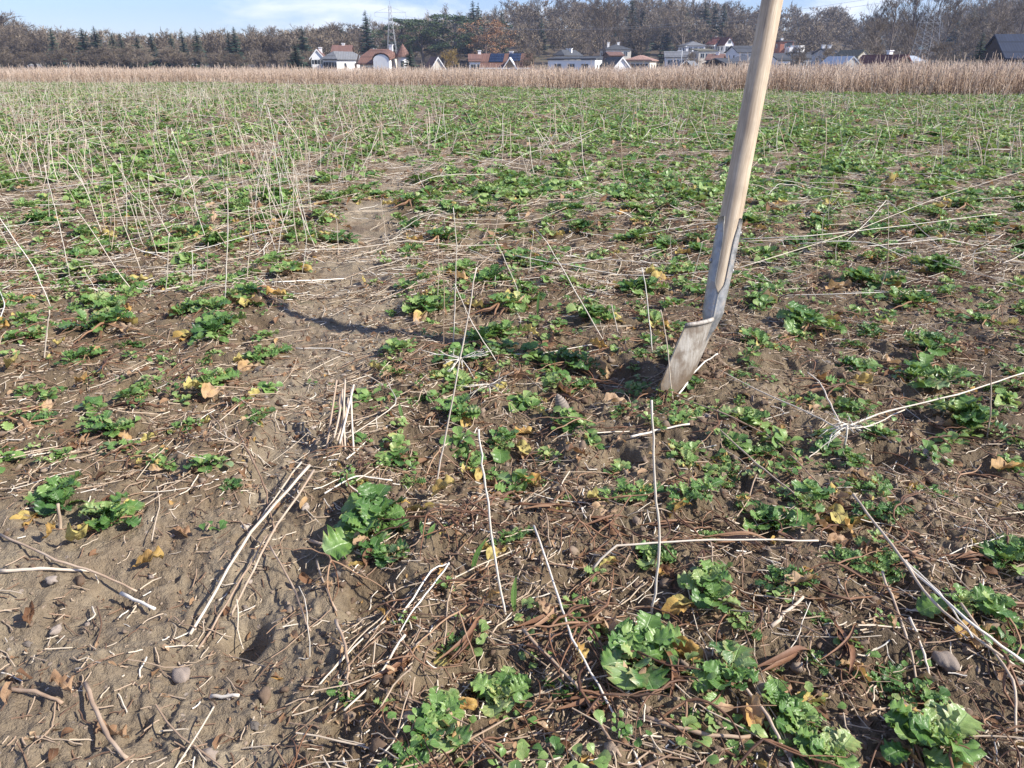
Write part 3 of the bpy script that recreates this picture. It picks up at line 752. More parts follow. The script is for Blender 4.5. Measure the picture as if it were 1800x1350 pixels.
LIE = [ # px points, radius mm, tint, heights mm, label
([(940,925),(985,1060),(1003,1120),(1065,1225),(1128,1350)],1.9,.95,(12,25,30,14,6),'long wavy white stem lying down to the bottom edge'),
([(915,1105),(1010,1200),(1090,1330)],2.6,.4,(20,16,8),'brown stem lying left of the wavy white one'),
([(415,752),(440,800),(463,850),(483,935)],2.2,.25,(6,16,14,6),'dark crooked branch lying on the mud'),
([(545,818),(440,935),(335,1115)],3.0,.62,(25,22,6),'thickest straw of the fallen bundle on the mud'),
([(552,826),(470,950),(405,1085)],2.4,.55,(28,30,6),'second straw of the fallen bundle, lying to the right'),
([(530,812),(500,850),(445,930)],2.0,.45,(25,18,6),'short upper straw of the fallen bundle'),
([(1040,1000),(1080,958),(1250,948),(1440,950)],2.1,.9,(6,34,40,20),'pale horizontal branch with an elbow at the left'),
([(1482,752),(1560,722),(1680,695),(1800,655)],2.3,.75,(45,60,66,60),'long pale branch reaching right from the branch hub'),
([(1482,757),(1420,725),(1340,690),(1262,650)],1.9,.75,(45,45,30,18),'branch reaching left from the hub towards the blade'),
([(1480,752),(1455,700),(1440,670),(1420,655)],2.2,.9,(45,50,45,30),'short thick white branch curling up from the hub'),
([(1485,755),(1530,748),(1590,720)],1.8,.9,(44,46,40),'short white branch right beside the hub'),
([(1478,760),(1440,790),(1420,805)],1.5,.9,(42,20,6),'thin white twig pointing down left of the hub'),
([(1800,1165),(1700,1090),(1600,1000),(1592,985)],2.3,.9,(30,42,48,40),'straight white stem lying to the right edge'),
([(1590,985),(1650,1040),(1712,1120)],1.8,.95,(40,38,20),'white stem just below the straight one'),
([(1500,870),(1570,960),(1640,1060),(1740,1140),(1800,1180)],2.6,.55,(20,40,40,30,20),'brown stem crossing under the straight white stem'),
([(1550,1005),(1595,1120),(1615,1205)],2.2,.55,(30,30,8),'brown stem falling towards the bottom, left of a pair'),
([(1600,1085),(1625,1150),(1638,1208)],2.0,.65,(25,20,6),'brown stem falling towards the bottom, right of a pair'),
([(1690,1060),(1785,1200),(1785,1290)],2.2,.6,(30,26,8),'stem bent sharply down at the right edge'),
([(0,940),(100,985),(185,1012),(240,1040)],2.4,.55,(10,16,16,8),'tan stem lying across the muddy corner'),
([(0,1004),(70,1000),(160,1003)],3.4,.75,(6,8,6),'thick grey reed lying at the left edge'),
([(212,1044),(272,1070)],4.0,.85,(14,10),'short thick pale reed piece by the yellow leaf'),
([(590,1090),(612,1150),(612,1230)],2.5,.5,(14,16,4),'brown stem lying on mud below the bundle'),
([(712,1115),(665,1190),(605,1250)],1.9,.55,(16,12,4),'thin tan stem crossing the brown one'),
([(1110,768),(1150,758),(1212,744)],2.9,1.0,(12,12,12),'short bright white straw in front of the blade'),
([(1355,1100),(1412,1050)],3.6,.75,(6,14),'short grey stick on dark soil at the right'),
([(478,496),(540,493),(608,490)],3.0,1.0,(8,8,8),'pale straight reed lying across the track'),
([(520,612),(580,612),(625,625)],1.6,.95,(8,10,4),'white hooked straw on the bare track'),
([(1190,698),(1215,660),(1240,635),(1262,622)],2.7,.95,(8,22,32,36),'white crooked branch against the foot of the blade'),
([(1190,698),(1270,725),(1360,770),(1440,850)],1.9,.5,(8,26,26,12),'brown twig running right from the blade foot'),
([(1262,752),(1330,815),(1400,870),(1440,900)],1.9,.6,(20,30,22,10),'brown twig lying right of the white straw'),
([(610,770),(700,710),(680,668)],1.4,.9,(6,30,8),'thin white straw bent over the track edge'),
([(570,868),(625,835),(690,845)],1.8,1.0,(10,18,10),'bleached forked twig above the bushy plant'),
([(608,850),(640,872),(680,870)],1.9,1.0,(14,16,8),'short fork of the bleached twig'),
([(610,807),(650,770),(692,742)],1.8,1.0,(5,10,5),'straight bleached twig above the forked one'),
([(1055,455),(1160,463),(1245,463)],1.5,.95,(35,38,35),'level white straw running to the socket'),
([(865,497),(940,488),(1020,485)],1.5,.9,(16,20,16),'level white straw left of the slanting stalk'),
([(855,623),(950,622),(1060,602)],1.8,.85,(10,20,14),'pale straw lying above the dark hollow'),
([(1300,425),(1400,420),(1530,425),(1800,505)],1.9,.6,(60,66,70,60),'long tan stem spanning the crop from the socket to the right'),
([(1305,420),(1420,415),(1560,400),(1760,375)],1.9,.85,(65,70,74,66),'long pale stem rising to the right behind the tan one'),
([(1300,470),(1480,415),(1640,350),(1800,300)],1.7,.75,(50,66,66,60),'slanting pale stem behind the spade'),
([(1560,352),(1610,395),(1670,450)],1.7,.95,(70,50,8),'broken white stem forming the right side of a tent'),
([(1558,352),(1520,395),(1480,430)],1.5,.8,(70,44,8),'broken white stem forming the left side of a tent'),
([(1350,520),(1500,516),(1680,508)],1.5,.9,(16,20,16),'level grey straw at the right of the socket'),
([(0,560),(10,535),(-15,480)],2.0,.9,(8,20,50),'white stalk cut by the left edge'),
([(350,1140),(430,1010),(470,940)],1.9,.4,(5,18,14),'thin dark straw beside the fallen bundle'),
([(475,960),(520,1040),(545,1110)],1.8,.5,(20,16,4),'twig leading down from the dark branch'),
([(555,985),(590,1075)],2.0,.6,(18,8),'short tan twig under the dark branch'),
([(700,1090),(760,1000),(790,990)],1.6,1.0,(5,25,20),'white bleached twig leaning over a clod'),
([(790,990),(735,1060),(700,1115)],1.4,.95,(20,24,4),'second bleached twig over the clod'),
([(1290,1185),(1350,1260),(1395,1350)],2.6,.4,(20,24,10),'red brown stem running off the bottom edge'),
([(1130,1260),(1230,1290),(1320,1295)],4.2,.15,(5,10,6),'thick dark brown root like stem near the bottom'),
([(370,1225),(420,1222)],3.0,.85,(4,6),'short pale stick beside the pink pebble'),
([(545,950),(640,975)],5.0,.45,(4,6),'bundle of dark split straw left of the bushy plant'),
([(150,1200),(185,1290),(225,1335)],4.0,.2,(10,18,6),'dark leathery stalk in the lower left corner'),
([(0,1212),(60,1215),(110,1235)],3.6,.35,(6,10,4),'brown stalk at the lower left edge'),
]
for i, (pp_, r_, ti, hs, lab) in enumerate(LIE):
    pts = [GG(x, y, hz*.001*.85) for (x, y), hz in zip(pp_, hs)]
    stalk_line(pts, min(r_, 3.3)*.00078, min(r_, 3.3)*.00058, ti-.06, 'fallen_stalk', lab, seed=100+i)
# stubble bundle standing by the track: one tuft of cut straws
tb = GG(592, 790); tu = thing('stubble_tuft', 'cut tuft of parallel brown straws beside the track', 'straw tuft', tuple(tb))
for i in range(7):
    a = P(572+i*7+(i*29 % 5)*2, 800-(i*13 % 7)*5, tb[1]-.01); b = P(592+(i*23 % 7)*5, 668+(i*37 % 5)*8, tb[1]+.10)
    m2 = MB(); sgm = np.linspace(0, 1, 7)[:, None]; pts = a+(b-a)*sgm+np.array([.003*math.sin(i), 0, 0])*np.sin(sgm*3.1)
    m2.tube(pts-tb, np.full(7, .0019), 6, .35+.1*(i % 4)); m2.build('straw', STALK, tu)
# radiating dry heads
def star(px, py, n, L, zz, lab, seed):
    rr = np.random.RandomState(seed); b = GG(px, py); m2 = MB(); c = np.array([0, 0, zz])
    for i in range(n):
        a = rr.uniform(0, 6.28); e = rr.uniform(-.3, .6); l = L*rr.uniform(.5, 1.2)
        d = np.array([math.cos(a)*math.cos(e), math.sin(a)*math.cos(e), math.sin(e)]); s = np.linspace(0, 1, 5)[:, None]
        pts = c+d*l*s+np.array([0, 0, -.01])*s*s+rr.normal(0, .001, (5, 3)); m2.tube(pts, np.linspace(.0013, .0006, 5), 5, .9)
        for j in range(2):
            e2 = pts[2+j]; d2 = d+rr.normal(0, .5, 3); m2.tube(np.array([e2, e2+d2*l*.25, e2+d2*l*.4]), [.0008, .0006, .0004], 4, .95)
    m2.tube([np.array([0, 0, -.01]), c*.5+np.array([.002, 0, 0]), c], [.002, .0018, .0018], 6, .8)
    o = m2.build('dry_flower_head', STALK); o.location = b; tag(o, lab, 'dry flower head')
star(812, 665, 11, .07, .05, 'star shaped bleached flower head on the leaning tan stalk', 1)
star(1482, 790, 9, .05, .05, 'branch hub of bleached twigs on the right', 2)
star(860, 700, 7, .05, .03, 'small spiky dry head right of the star shaped one', 3)
# unlabelled by place: the many thin stalks, individual while they show large
sp = []
for i in range(9):
    m2 = MB(); n = 9; s = np.linspace(0, 1, n); c = rs.uniform(-.16, .16); kk = rs.uniform(.35, .8)
    br = rs.rand() < .35; ang = rs.uniform(.5, 1.6)
    x = c*s*s+(np.clip(s-kk, 0, 1)*math.sin(ang) if br else 0); z = s-(np.clip(s-kk, 0, 1)*(1-math.cos(ang)) if br else 0)
    pts = np.stack([x, .03*np.sin(s*5+i), z], -1); m2.tube(pts, np.linspace(.0062, .0042, n), 5, .5+rs.uniform(-.1, .45), True)
    sp.append(m2.mesh('thin_stalk', STALK))
def stand_d(x, y):
    left = sm((-.35-.078*y-x)/.4)
    return np.clip((.35+.75*left+.5*vn(x*1.5, y*1.5, 80))*(1-track(x, y)*.9), 0, 1)*(y < band_front(x))
ps = field_points(165, 2.3, 6.2, stand_d, power=1.4)
pc = np.array([G(rs.normal(cx_, 48), rs.normal(cy_, 38))[:2] for cx_, cy_ in [(505, 370), (535, 330), (250, 400), (430, 350), (340, 380), (480, 300)] for _ in range(15)])
ps = np.concatenate([ps, pc])
for x, y in ps[np.argsort(ps[:, 1])]:
    o = link('standing_stalk', sp[rs.randint(9)]); o.location = (x, y, gz(x, y)-.01)
    Ls = (.09+.27*rs.rand()**1.4)*(1 if x < -.5 else .75); o.scale = (Ls*.45+.14, Ls*.45+.14, Ls); o.rotation_euler = (rs.normal(.0, .16), rs.normal(-.22, .22), rs.uniform(0, 6.28) if rs.rand() < .4 else rs.uniform(-.4, .4))
    lf = x < -.34-.078*y
    tag(o, 'thin white stalk standing in the loose stand left of the track' if lf else 'thin pale stalk standing in the crop right of the track', 'stalk', 'stalks standing left of the track' if lf else 'stalks standing right of the track')
mb = MB(); spm = []
for i in range(6):
    m2 = MB(); s = np.linspace(0, 1, 5); c = rs.uniform(-.2, .2); pts = np.stack([c*s*s, .03*np.sin(s*5), s], -1); m2.tube(pts, np.full(5, .0095), 3, .75, False); spm.append(m2)
ps = field_points(5600, 4.6, 33, stand_d, power=1.6); n = len(ps)
put(mb, spm, ps, rs.uniform(.10, .32, n), -.01, .3, tint=rs.uniform(-.3, .25, n))
tag(mb.build('thin_stalk_stand', STALK), 'loose mass of thin pale stalks standing farther out in the crop', None, None, 'stuff')
# long fallen stems over the crop, individual where they show
for i in range(60):
    y = 2.4+3.6*rs.rand(); x = rs.uniform(-.7, .7)*y
    if track(np.array([x]), np.array([y]))[0] > .4: continue
    a = rs.normal(.25, .5); L = rs.uniform(.25, .8); s = np.linspace(-.5, .5, 5); xx = x+np.cos(a)*L*s; yy = y+np.sin(a)*L*s
    hh = hg(xx, yy)+.03+.03*np.sin(s*4+i)+rs.uniform(0, .03); lf = x < -.34-.078*y
    stalk_line(np.stack([xx, yy, hh], -1), .0015, .0011, rs.uniform(.4, 1), 'fallen_stalk', 'long pale stalk fallen over the crop left of the track' if lf else 'long pale stalk fallen over the crop right of the track', seed=500+i,
               group='fallen stalks left of the track' if lf else 'fallen stalks right of the track', k=5, wob=.004)

#@@BAND  the strip of tall dead stems
mb = MB(); bp = []
for i in range(10):
    m2 = MB(); s = np.linspace(0, 1, 5); c = rs.uniform(-.12, .12)
    pts = np.stack([c*s*s+.02*np.sin(s*8+i), .03*np.sin(s*5+i), s], -1)
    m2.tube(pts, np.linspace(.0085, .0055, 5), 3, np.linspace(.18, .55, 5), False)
    if i % 2:
        for j in range(3):
            s0 = pts[rs.randint(1, 5)]; d = np.array([rs.normal(0, .12), rs.normal(0, .12), rs.uniform(-.1, .16)]); m2.tube(np.array([s0, s0+d*.6, s0+d]), [.006, .005, .004], 3, .45, False)
    bp.append(m2)
nb = 26000
u = rs.uniform(-.80, .80, nb); 
dep = rs.rand(nb)**1.9*22; front = np.interp(u, [-.8, -.62, -.2, 0, .2, .42, .62, .8], [33, 32, 29.5, 24, 21.9, 19.6, 18.4, 18]); yb = front+dep+rs.normal(0, .3, nb)+.8*vn(u*40, u*0, 91)+.5*vn(u*150, u*0, 92); xb = u*yb
hgt = rs.uniform(.34, .54, nb)*(1+.15*vn(xb*.5, yb*.5, 90)+.10*vn(xb*2.2, yb*.5, 93))*(1+.32*sm((u+.1)/.6)); hgt = np.where(rs.rand(nb) < .07, hgt*1.3, hgt)
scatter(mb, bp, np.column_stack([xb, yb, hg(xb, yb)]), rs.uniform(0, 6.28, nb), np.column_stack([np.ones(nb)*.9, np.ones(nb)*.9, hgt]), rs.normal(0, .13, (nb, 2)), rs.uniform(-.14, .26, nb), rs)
lp = straw_protos(3, 8, .004)
n = 7000; u = rs.uniform(-.8, .8, n); dep = rs.rand(n)*4; front = np.interp(u, [-.8, -.62, -.2, 0, .2, .42, .62, .8], [33, 32, 29.5, 24, 21.9, 19.6, 18.4, 18]); yb = front+dep; xb = u*yb
scatter(mb, lp, np.column_stack([xb, yb, hg(xb, yb)+rs.uniform(0, .35, n)]), rs.uniform(0, 6.28, n), np.column_stack([rs.uniform(.15, .5, n), np.ones(n), np.ones(n)]), rs.normal(0, .6, (n, 2)), rs.uniform(-.45, -.05, n), rs)
tag(mb.build('dead_stem_strip', BAND), 'broad strip of tall reddish brown dead stems across the far field', None, None, 'stuff')

#@@STONES, leaves and blades one can point at
SB = [blob(rs, 3, .3).mesh('stone', STONE) for _ in range(5)]
def stone(px, py, wpx, lab, k=0, grp=None, ti=None):
    g = GG(px, py); w_ = wpx/FPX*math.hypot(g[1], H)*.38
    o = link('stone', SB[k % 5]); o.location = (g[0], g[1], g[2]+w_*.2); o.scale = (w_, w_*.85, w_*.95); o.rotation_euler = (0, 0, px*.37)
    return tag(o, lab, 'stone', grp)
for i, (px, py, w_, lab) in enumerate([(455, 652, 24, 'round white stone at the left rim of the track'), (330, 856, 17, 'small cream pebble below the left litter'), (1180, 808, 17, 'pale pebble behind the horizontal grey twigs'),
    (404, 1228, 22, 'pink pebble on smooth mud'), (365, 1330, 42, 'flat pinkish stone at the bottom edge of the mud'), (92, 1020, 26, 'pink angular stone under the tan stem'), (448, 1278, 26, 'dark greenish pebble on the mud'),
    (1660, 1165, 60, 'grey brown stone half buried at the lower right'), (1735, 1003+800, 10, ''), (1625, 800, 28, 'beige stone beside the dark hollow'), (1658, 808, 20, 'small light grey stone right of the beige one'),
    (320, 1190, 50, 'flat grey flint lying in the mud'), (1243, 732, 20, 'round brown pebble in front of the blade'), (1512, 935, 0, ''), (260, 835, 14, 'tiny white pebble left of the track'), (612, 640, 12, 'pebble on the rim of the track'),
    (1480, 975, 8, 'tiny white pebble on dark soil'), (975, 955, 14, 'pebble left of the branch elbow'), (1035, 1130, 22, 'round brown pebble near the broad fan leaf'), (580, 398+300, 12, 'pebble in the middle of the track')]):
    if lab: stone(px, py, w_, lab, i)
pst = field_points(70, .7, 3.6, lambda x, y: .3+.7*track(x, y), power=1.2)
for x, y in pst:
    o = link('stone', SB[rs.randint(5)]); q = rs.uniform(.003, .0075); o.location = (x, y, gz(x, y)+q*.2); o.scale = (q*1.2, q, q*.9); o.rotation_euler = (0, 0, rs.uniform(0, 6)); tag(o, 'small pebble loose on the soil surface', 'stone', 'loose pebbles on the soil')
# ribbed shell-like seed husk
g = GG(995, 728); m2 = MB(); s = np.linspace(0, 1, 22); rr_ = .013*np.sin(.35+s*2.75)**.8*(1+.09*np.sin(s*60)); rr_[0] = .006
m2.tube(np.stack([-.010*s, .004*s, .052*s-.006], -1), rr_, 14, .45+.3*np.sin(s*60)); o = m2.build('snail_shell', STONE); o.location = g; o.rotation_euler = (0, -.2, 0); tag(o, 'pale ribbed conical shell below the whitish green plant', 'shell')
# withered leaves
WP = []
for i in range(7): WP.append(withered(rs, .06, 0, (.95, .78, .55, .35, .62, .72, .9)[i]).mesh('withered_leaf', WITH))
for i, (px, py, wpx, k, lab) in enumerate([
    (135, 955, 90, 0, 'yellow leaf with purple base in the muddy corner'), (250, 1010, 115, 6, 'large holed yellow leaf with brown margin on the mud'), (85, 960, 50, 0, 'folded yellow leaf left of the purple one'),
    (315, 945, 60, 4, 'pale tan leaf right of the muddy corner plant'), (948, 1072, 55, 1, 'orange leaf beside the small seedling'), (960, 1290, 120, 4, 'big crumpled tan leaf at the bottom'),
    (1015, 1145, 60, 1, 'orange pointed leaf under the wavy stem'), (905, 672, 100, 4, 'large pale pink dry leaf left of the dark hollow'), (978, 752, 40, 1, 'orange scrap left of the ribbed shell'),
    (1075, 715, 60, 2, 'tan leaf between shell and blade foot'), (1365, 775, 40, 0, 'upright yellow leaf right of the blade'), (1380, 815, 60, 2, 'glossy brown leaf under the yellow one'),
    (1765, 832, 90, 5, 'bright orange tan leaf at the right edge'), (1500, 840, 60, 1, 'orange dry leaf in the dense clump'), (1330, 535, 70, 1, 'orange brown leaf right of the socket'), (1490, 1185, 70, 1, 'brown folded leaf with yellow tip at the lower right'),
    (90, 712, 45, 4, 'round tan leaf on litter at the left'), (20, 655, 80, 6, 'yellow torn leaf at the left edge'), (140, 680, 70, 6, 'pale yellow lobed leaf at the left'), (110, 610, 60, 6, 'yellow leaf under the straw stub'),
    (640, 910, 55, 4, 'yellow tipped cream leaf beside the bushy plant'), (775, 885, 70, 6, 'cream and yellow curled leaf right of the bushy plant'), (1470, 970, 60, 2, 'glossy brown leaf beside a purple shoot'), (1400, 1040, 110, 5, 'long drooping leaf with yellow rim on dark soil'),
    (770, 1285, 110, 4, 'cream blotched dying leaf at the bottom'), (855, 1065, 60, 0, 'ochre leaf lying behind the upright stalk foot'), (1580, 1320, 120, 4, 'large cream and orange dying leaf at the lower right corner'),
    (185, 1300, 130, 3, 'dark leathery rolled leaf at the lower left'), (100, 1215, 120, 3, 'shredded brown leaf at the lower left'), (60, 1080, 60, 3, 'dark brown leaf flat on the mud at left'), (1010, 800, 50, 3, 'dark leaf under the seedling row'),
    (1160, 1010, 60, 3, 'brown curled leaf under the branch'), (1440, 925, 70, 3, 'dark rolled leaf under the pale green plant'), (330, 540, 60, 4, 'tan leaf above the bare mud left'), (440, 540, 60, 1, 'orange scrap under the plant at the track'),
    (1560, 330, 50, 0, 'small yellow leaf far right in the crop'), (800, 490, 60, 4, 'cream leaf under the thin stalk group'), (985, 690, 60, 3, 'dark leaf on the clod'), (1690, 640, 60, 1, 'orange leaf below the forked branches'), (1550, 575, 45, 1, 'rust orange leaf right of the small plant')]):
    g = GG(px, py); dist = math.hypot(g[1], H); sc = min(wpx, 85)/FPX*dist/.085
    o = link('withered_leaf', WP[k]); o.location = (g[0]-.02*sc, g[1], g[2]+.012); o.scale = (sc,)*3; o.rotation_euler = (rnd.uniform(-.3, .3), rnd.uniform(-.3, .2), rnd.uniform(-.8, .8)); tag(o, lab, 'leaf')
# brown strap-like dead leaf stalks, foreground right
for i, (px, py, a) in enumerate([(960, 1100, .4), (820, 1130, 1.2), (1180, 930, .1), (1300, 960, -.3), (1170, 1180, 2.0), (1380, 1170, .3), (1480, 1140, .8), (1600, 985, .1), (700, 1180, 1.0), (1060, 930, -.2), (230, 720, .2), (1700, 990, .1), (1050, 1240, .5), (1440, 690, .1), (960, 900, .1), (620, 700, .1)]):
    g = GG(px, py); rr = np.random.RandomState(i+40); m2 = MB()
    for j in range(4):
        s = np.linspace(0, 1, 9); a2 = a+rr.normal(0, .35); l = rr.uniform(.05, .11); k2 = rr.uniform(-1, 1)
        c = np.stack([l*(s-.5)*math.cos(a2)+.008*np.sin(s*5+k2), l*(s-.5)*math.sin(a2)+.008*np.cos(s*4)*k2, .006+.012*np.sin(s*3.1)*rr.rand()+.004*j*.5], -1)
        wv = .0045*rr.uniform(.4, 1)*np.sin(s*2.9+.15)[:, None]*np.array([[-math.sin(a2), math.cos(a2), .4*math.sin(j)]])
        v = np.stack([c-wv, c+np.array([0, 0, -.0025]), c+wv], 1).reshape(-1, 3); ix = np.arange(8)[:, None]*3+np.arange(2)[None]
        m2.add(v, np.stack([ix, ix+3, ix+4, ix+1], -1).reshape(-1, 4), rr.uniform(.1, .75))
    o = m2.build('dead_leaf_stalks', PETI); o.location = g
    tag(o, 'knot of twisted reddish brown dead leaf stalks '+['left of the wavy stem', 'behind the cream blotched leaf', 'under the pale horizontal branch', 'right of the branch elbow', 'beside the broad fan leaf', 'right of the curled leaf', 'above the dark round leaf plant', 'where white stems cross', 'right of the crossing tan stem', 'above the branch elbow', 'among litter at the left', 'at the right edge', 'left of the thick root stem', 'left of the branch hub', 'behind the small plant in the middle', 'beside the cut straw tuft'][i], 'dead stalks')
# broad grass blades
for i, (pa, pb, pc, lab) in enumerate([((905, 1075), (903, 1045), (908, 1012), 'broad bright green grass blade standing left of the orange leaf'), ((832, 1010), (838, 975), (858, 945), 'curved grass blade behind the long upright stalk'),
    ((748, 945), (742, 930), (740, 915), 'short blade of grass right of the bushy plant'), ((752, 948), (758, 932), (765, 920), 'second short blade beside the bushy plant'), ((708, 735), (704, 722), (702, 708), 'narrow blade standing beside the seedling row'), ((945, 555), (946, 530), (949, 510), 'pale green blade right of the leafy clump')]):
    b = GG(*pa); q = [b, P(*pb, b[1]+.004), P(*pc, b[1]+.012)]; s = np.linspace(0, 1, 9)[:, None]
    c = (1-s)**2*q[0]+2*s*(1-s)*(2*q[1]-.5*q[0]-.5*q[2])+s*s*q[2]; wv = .0038*np.sin(s*2.7+.35)
    v = np.stack([c+wv*np.array([[-1, .15, 0]]), c+np.array([[0, .0014, 0]]), c+wv*np.array([[1, .15, 0]])], 1).reshape(-1, 3)-b
    ix = np.arange(8)[:, None]*3+np.arange(2)[None]; m2 = MB(); uvv = np.stack(np.broadcast_arrays(s, np.array([[-1, 0, 1.]])), -1).reshape(-1, 2)*np.array([.1, .5])
    m2.add(v, np.stack([ix, ix+1, ix+4, ix+3], -1).reshape(-1, 4), .5, uvv); o = m2.build('grass_blade', GREEN); o.location = b; tag(o, lab, 'grass blade')

#@@SPADE
WOOD, t, out = material('ash_wood'); p = objco(t)
mp = t.new('ShaderNodeMapping'); t.l.new(p, mp.inputs[0]); mp.inputs['Scale'].default_value = (1, 1, .035)
nz = t.noise(mp.outputs[0], 420, 4, .6, .6); n2 = t.noise(p, 9, 4, .6)
mp2 = t.new('ShaderNodeMapping'); t.l.new(p, mp2.inputs[0]); mp2.inputs['Scale'].default_value = (1, 1, .12); n3 = t.noise(mp2.outputs[0], 60, 3, .5, 1.2)
c = t.ramp(t.math('ADD', t.math('MULTIPLY', nz, .6), t.math('MULTIPLY', n3, .4)), [(.34, (.34, .245, .160)), (.5, (.54, .43, .30)), (.66, (.68, .57, .42))])
c = t.mix(t.rng(n2, .44, .62, 0, .5), c, (.30, .235, .17)); c = t.mix(t.rng(t.noise(mp2.outputs[0], 34, 5, .7, .5), .60, .68, 0, .6), c, (.20, .15, .11))
b = bsdf(t, c, .55, .35, normal=bump(t, nz, .25, .0008)); t.l.new(b.outputs[0], out.inputs[0])
STEEL, t, out = material('grey_steel'); p = objco(t)
n1 = t.noise(p, 40, 6, .7); n2 = t.noise(p, 160, 4, .6)
c = t.ramp(n1, [(.3, (.20, .20, .195)), (.5, (.34, .34, .335)), (.7, (.50, .50, .49))]); mud = t.rng(n1, .53, .62)
c = t.mix(t.math('MULTIPLY', mud, .75), c, (.30, .25, .20))
b = bsdf(t, c, t.rng(n2, .3, .7, .32, .6), .5, t.math('MULTIPLY', t.math('SUBTRACT', 1, mud), .45), bump(t, n2, .3, .0006)); t.l.new(b.outputs[0], out.inputs[0])
BLADE, t, out = material('muddy_blade'); p = objco(t)
mp = t.new('ShaderNodeMapping'); t.l.new(p, mp.inputs[0]); mp.inputs['Scale'].default_value = (1, 1, .16)
n1 = t.noise(mp.outputs[0], 120, 6, .65, .8); n2  = t.noise(p, 220, 4, .6); n3 = t.noise(p, 24, 4, .6)
c = t.ramp(n1, [(.30, (.17, .145, .12)), (.44, (.33, .295, .25)), (.58, (.45, .415, .365)), (.72, (.54, .52, .48))])
c = t.mix(t.rng(n3, .48, .64, 0, .75), c, (.17, .125, .09)); hz_b = t.math('ADD', t.new('ShaderNodeSeparateXYZ', i_Vector=p).outputs[2], t.math('MULTIPLY', n3, -.09)); c = t.mix(t.rng(hz_b, .035, -.03, 0, .9), c, (.15, .105, .068))
b = bsdf(t, c, .62, .4, t.rng(n1, .5, .7, 0, .35), bump(t, t.math('ADD', n1, n2), .55, .0012)); t.l.new(b.outputs[0], out.inputs[0])
Cb = P(1252, 553, G(1150, 695)[1]+.085); Tt = P(1358, -2, Cb[1]+.16)
ax = (Tt-Cb)/np.linalg.norm(Tt-Cb)
base = G(1185, 672); sh = thing('spade', 'spade with pale wooden shaft stuck slanting in the soil', 'spade', tuple(base))
LSH = .88                                             # socket foot to grip
up = ax; sx_ = np.cross(up, [0, 1, 0]); sx_ /= np.linalg.norm(sx_); sy_ = np.cross(up, sx_)     # sx_ to the right, sy_ away
if sx_[0] < 0: sx_ = -sx_
if sy_[1] < 0: sy_ = -sy_
def frame_pt(a, u_, v_): return Cb-base+up*a+sx_*u_+sy_*v_
def wpx(n_px, a): 
    q = Cb+up*a; return n_px/FPX*((q-O)@Fv)/2
# the wooden shaft, tapering inside the straps
m2 = MB(); prof = [(.045, wpx(34, .04)), (.075, wpx(36, .07)), (.12, wpx(37.6, .12)), (.175, wpx(38.6, .17)), (.20, wpx(38, .2)), (.23, wpx(38.5, .23)), (.40, wpx(37.5, .4)), (.62, wpx(37.5, .62)), (.80, wpx(36, .8)), (LSH, wpx(33, .8))]
aas = np.linspace(.045, LSH, 46); rr_ = np.interp(aas, [q[0] for q in prof], [q[1] for q in prof]); kk = 28; ph = np.arange(kk)*2*math.pi/kk
v = np.array([[frame_pt(a, r_*math.cos(f), r_*math.sin(f)) for f in ph] for a, r_ in zip(aas, rr_)]).reshape(-1, 3)
i_ = np.arange(45)[:, None]*kk; j_ = np.arange(kk)[None]
Rm = np.stack([sx_, sy_, up])                        # store the shaft in its own frame so that the grain runs along it
m2.add((v-(Cb-base))@Rm.T, np.stack([i_+j_, i_+(j_+1) % kk, i_+kk+(j_+1) % kk, i_+kk+j_], -1).reshape(-1, 4), .5)
o = m2.build('shaft', WOOD, sh)
import mathutils
Mx = mathutils.Matrix(((sx_[0], sy_[0], up[0], 0), (sx_[1], sy_[1], up[1], 0), (sx_[2], sy_[2], up[2], 0), (0, 0, 0, 1)))
Mx.translation = mathutils.Vector(Cb-base); o.matrix_local = Mx
# D grip above the picture
gp = MB(); tp = frame_pt(LSH, 0, 0)
for s in (-1, 1):
    pts = [tp-up*.01, tp+up*.02+sx_*s*.02, tp+up*.055+sx_*s*.05, tp+up*.10+sx_*s*.055]
    gp.tube(pts, [.017, .014, .011, .011], 12, .5)
gp.tube([tp+up*.10-sx_*.062, tp+up*.10, tp+up*.10+sx_*.062], [.015, .017, .015], 14, .5)
gp.build('grip', WOOD, sh)
wpix = lambda x, y, Y: P(x, y, Y)
a_top, a_c, a_bot = math.radians(56), math.radians(18), math.radians(-20)
BW = .198; nS = 26; ss = np.linspace(-.5, .5, nS)     # across: -.5 is the near edge
ang = math.radians(23)+ss*-math.radians(74)          # tangent measured from the view line
vd = np.array([Cb[0], Cb[1], 0]); vd /= np.linalg.norm(vd); rt = np.array([vd[1], -vd[0], 0])
tx = np.cumsum(np.sin(ang))*BW/nS; ty = np.cumsum(np.cos(ang))*BW/nS; mid = nS//2; tx -= tx[mid]; ty -= ty[mid]
bx = np.outer(tx, rt)+np.outer(ty, vd)
topc = Cb-base-up*.004+rt*.0115; nearfoot = G(1150, 697)-base
down = nearfoot-(topc+bx[0]*1.0)
dl = np.linalg.norm(down); dn = down/dl
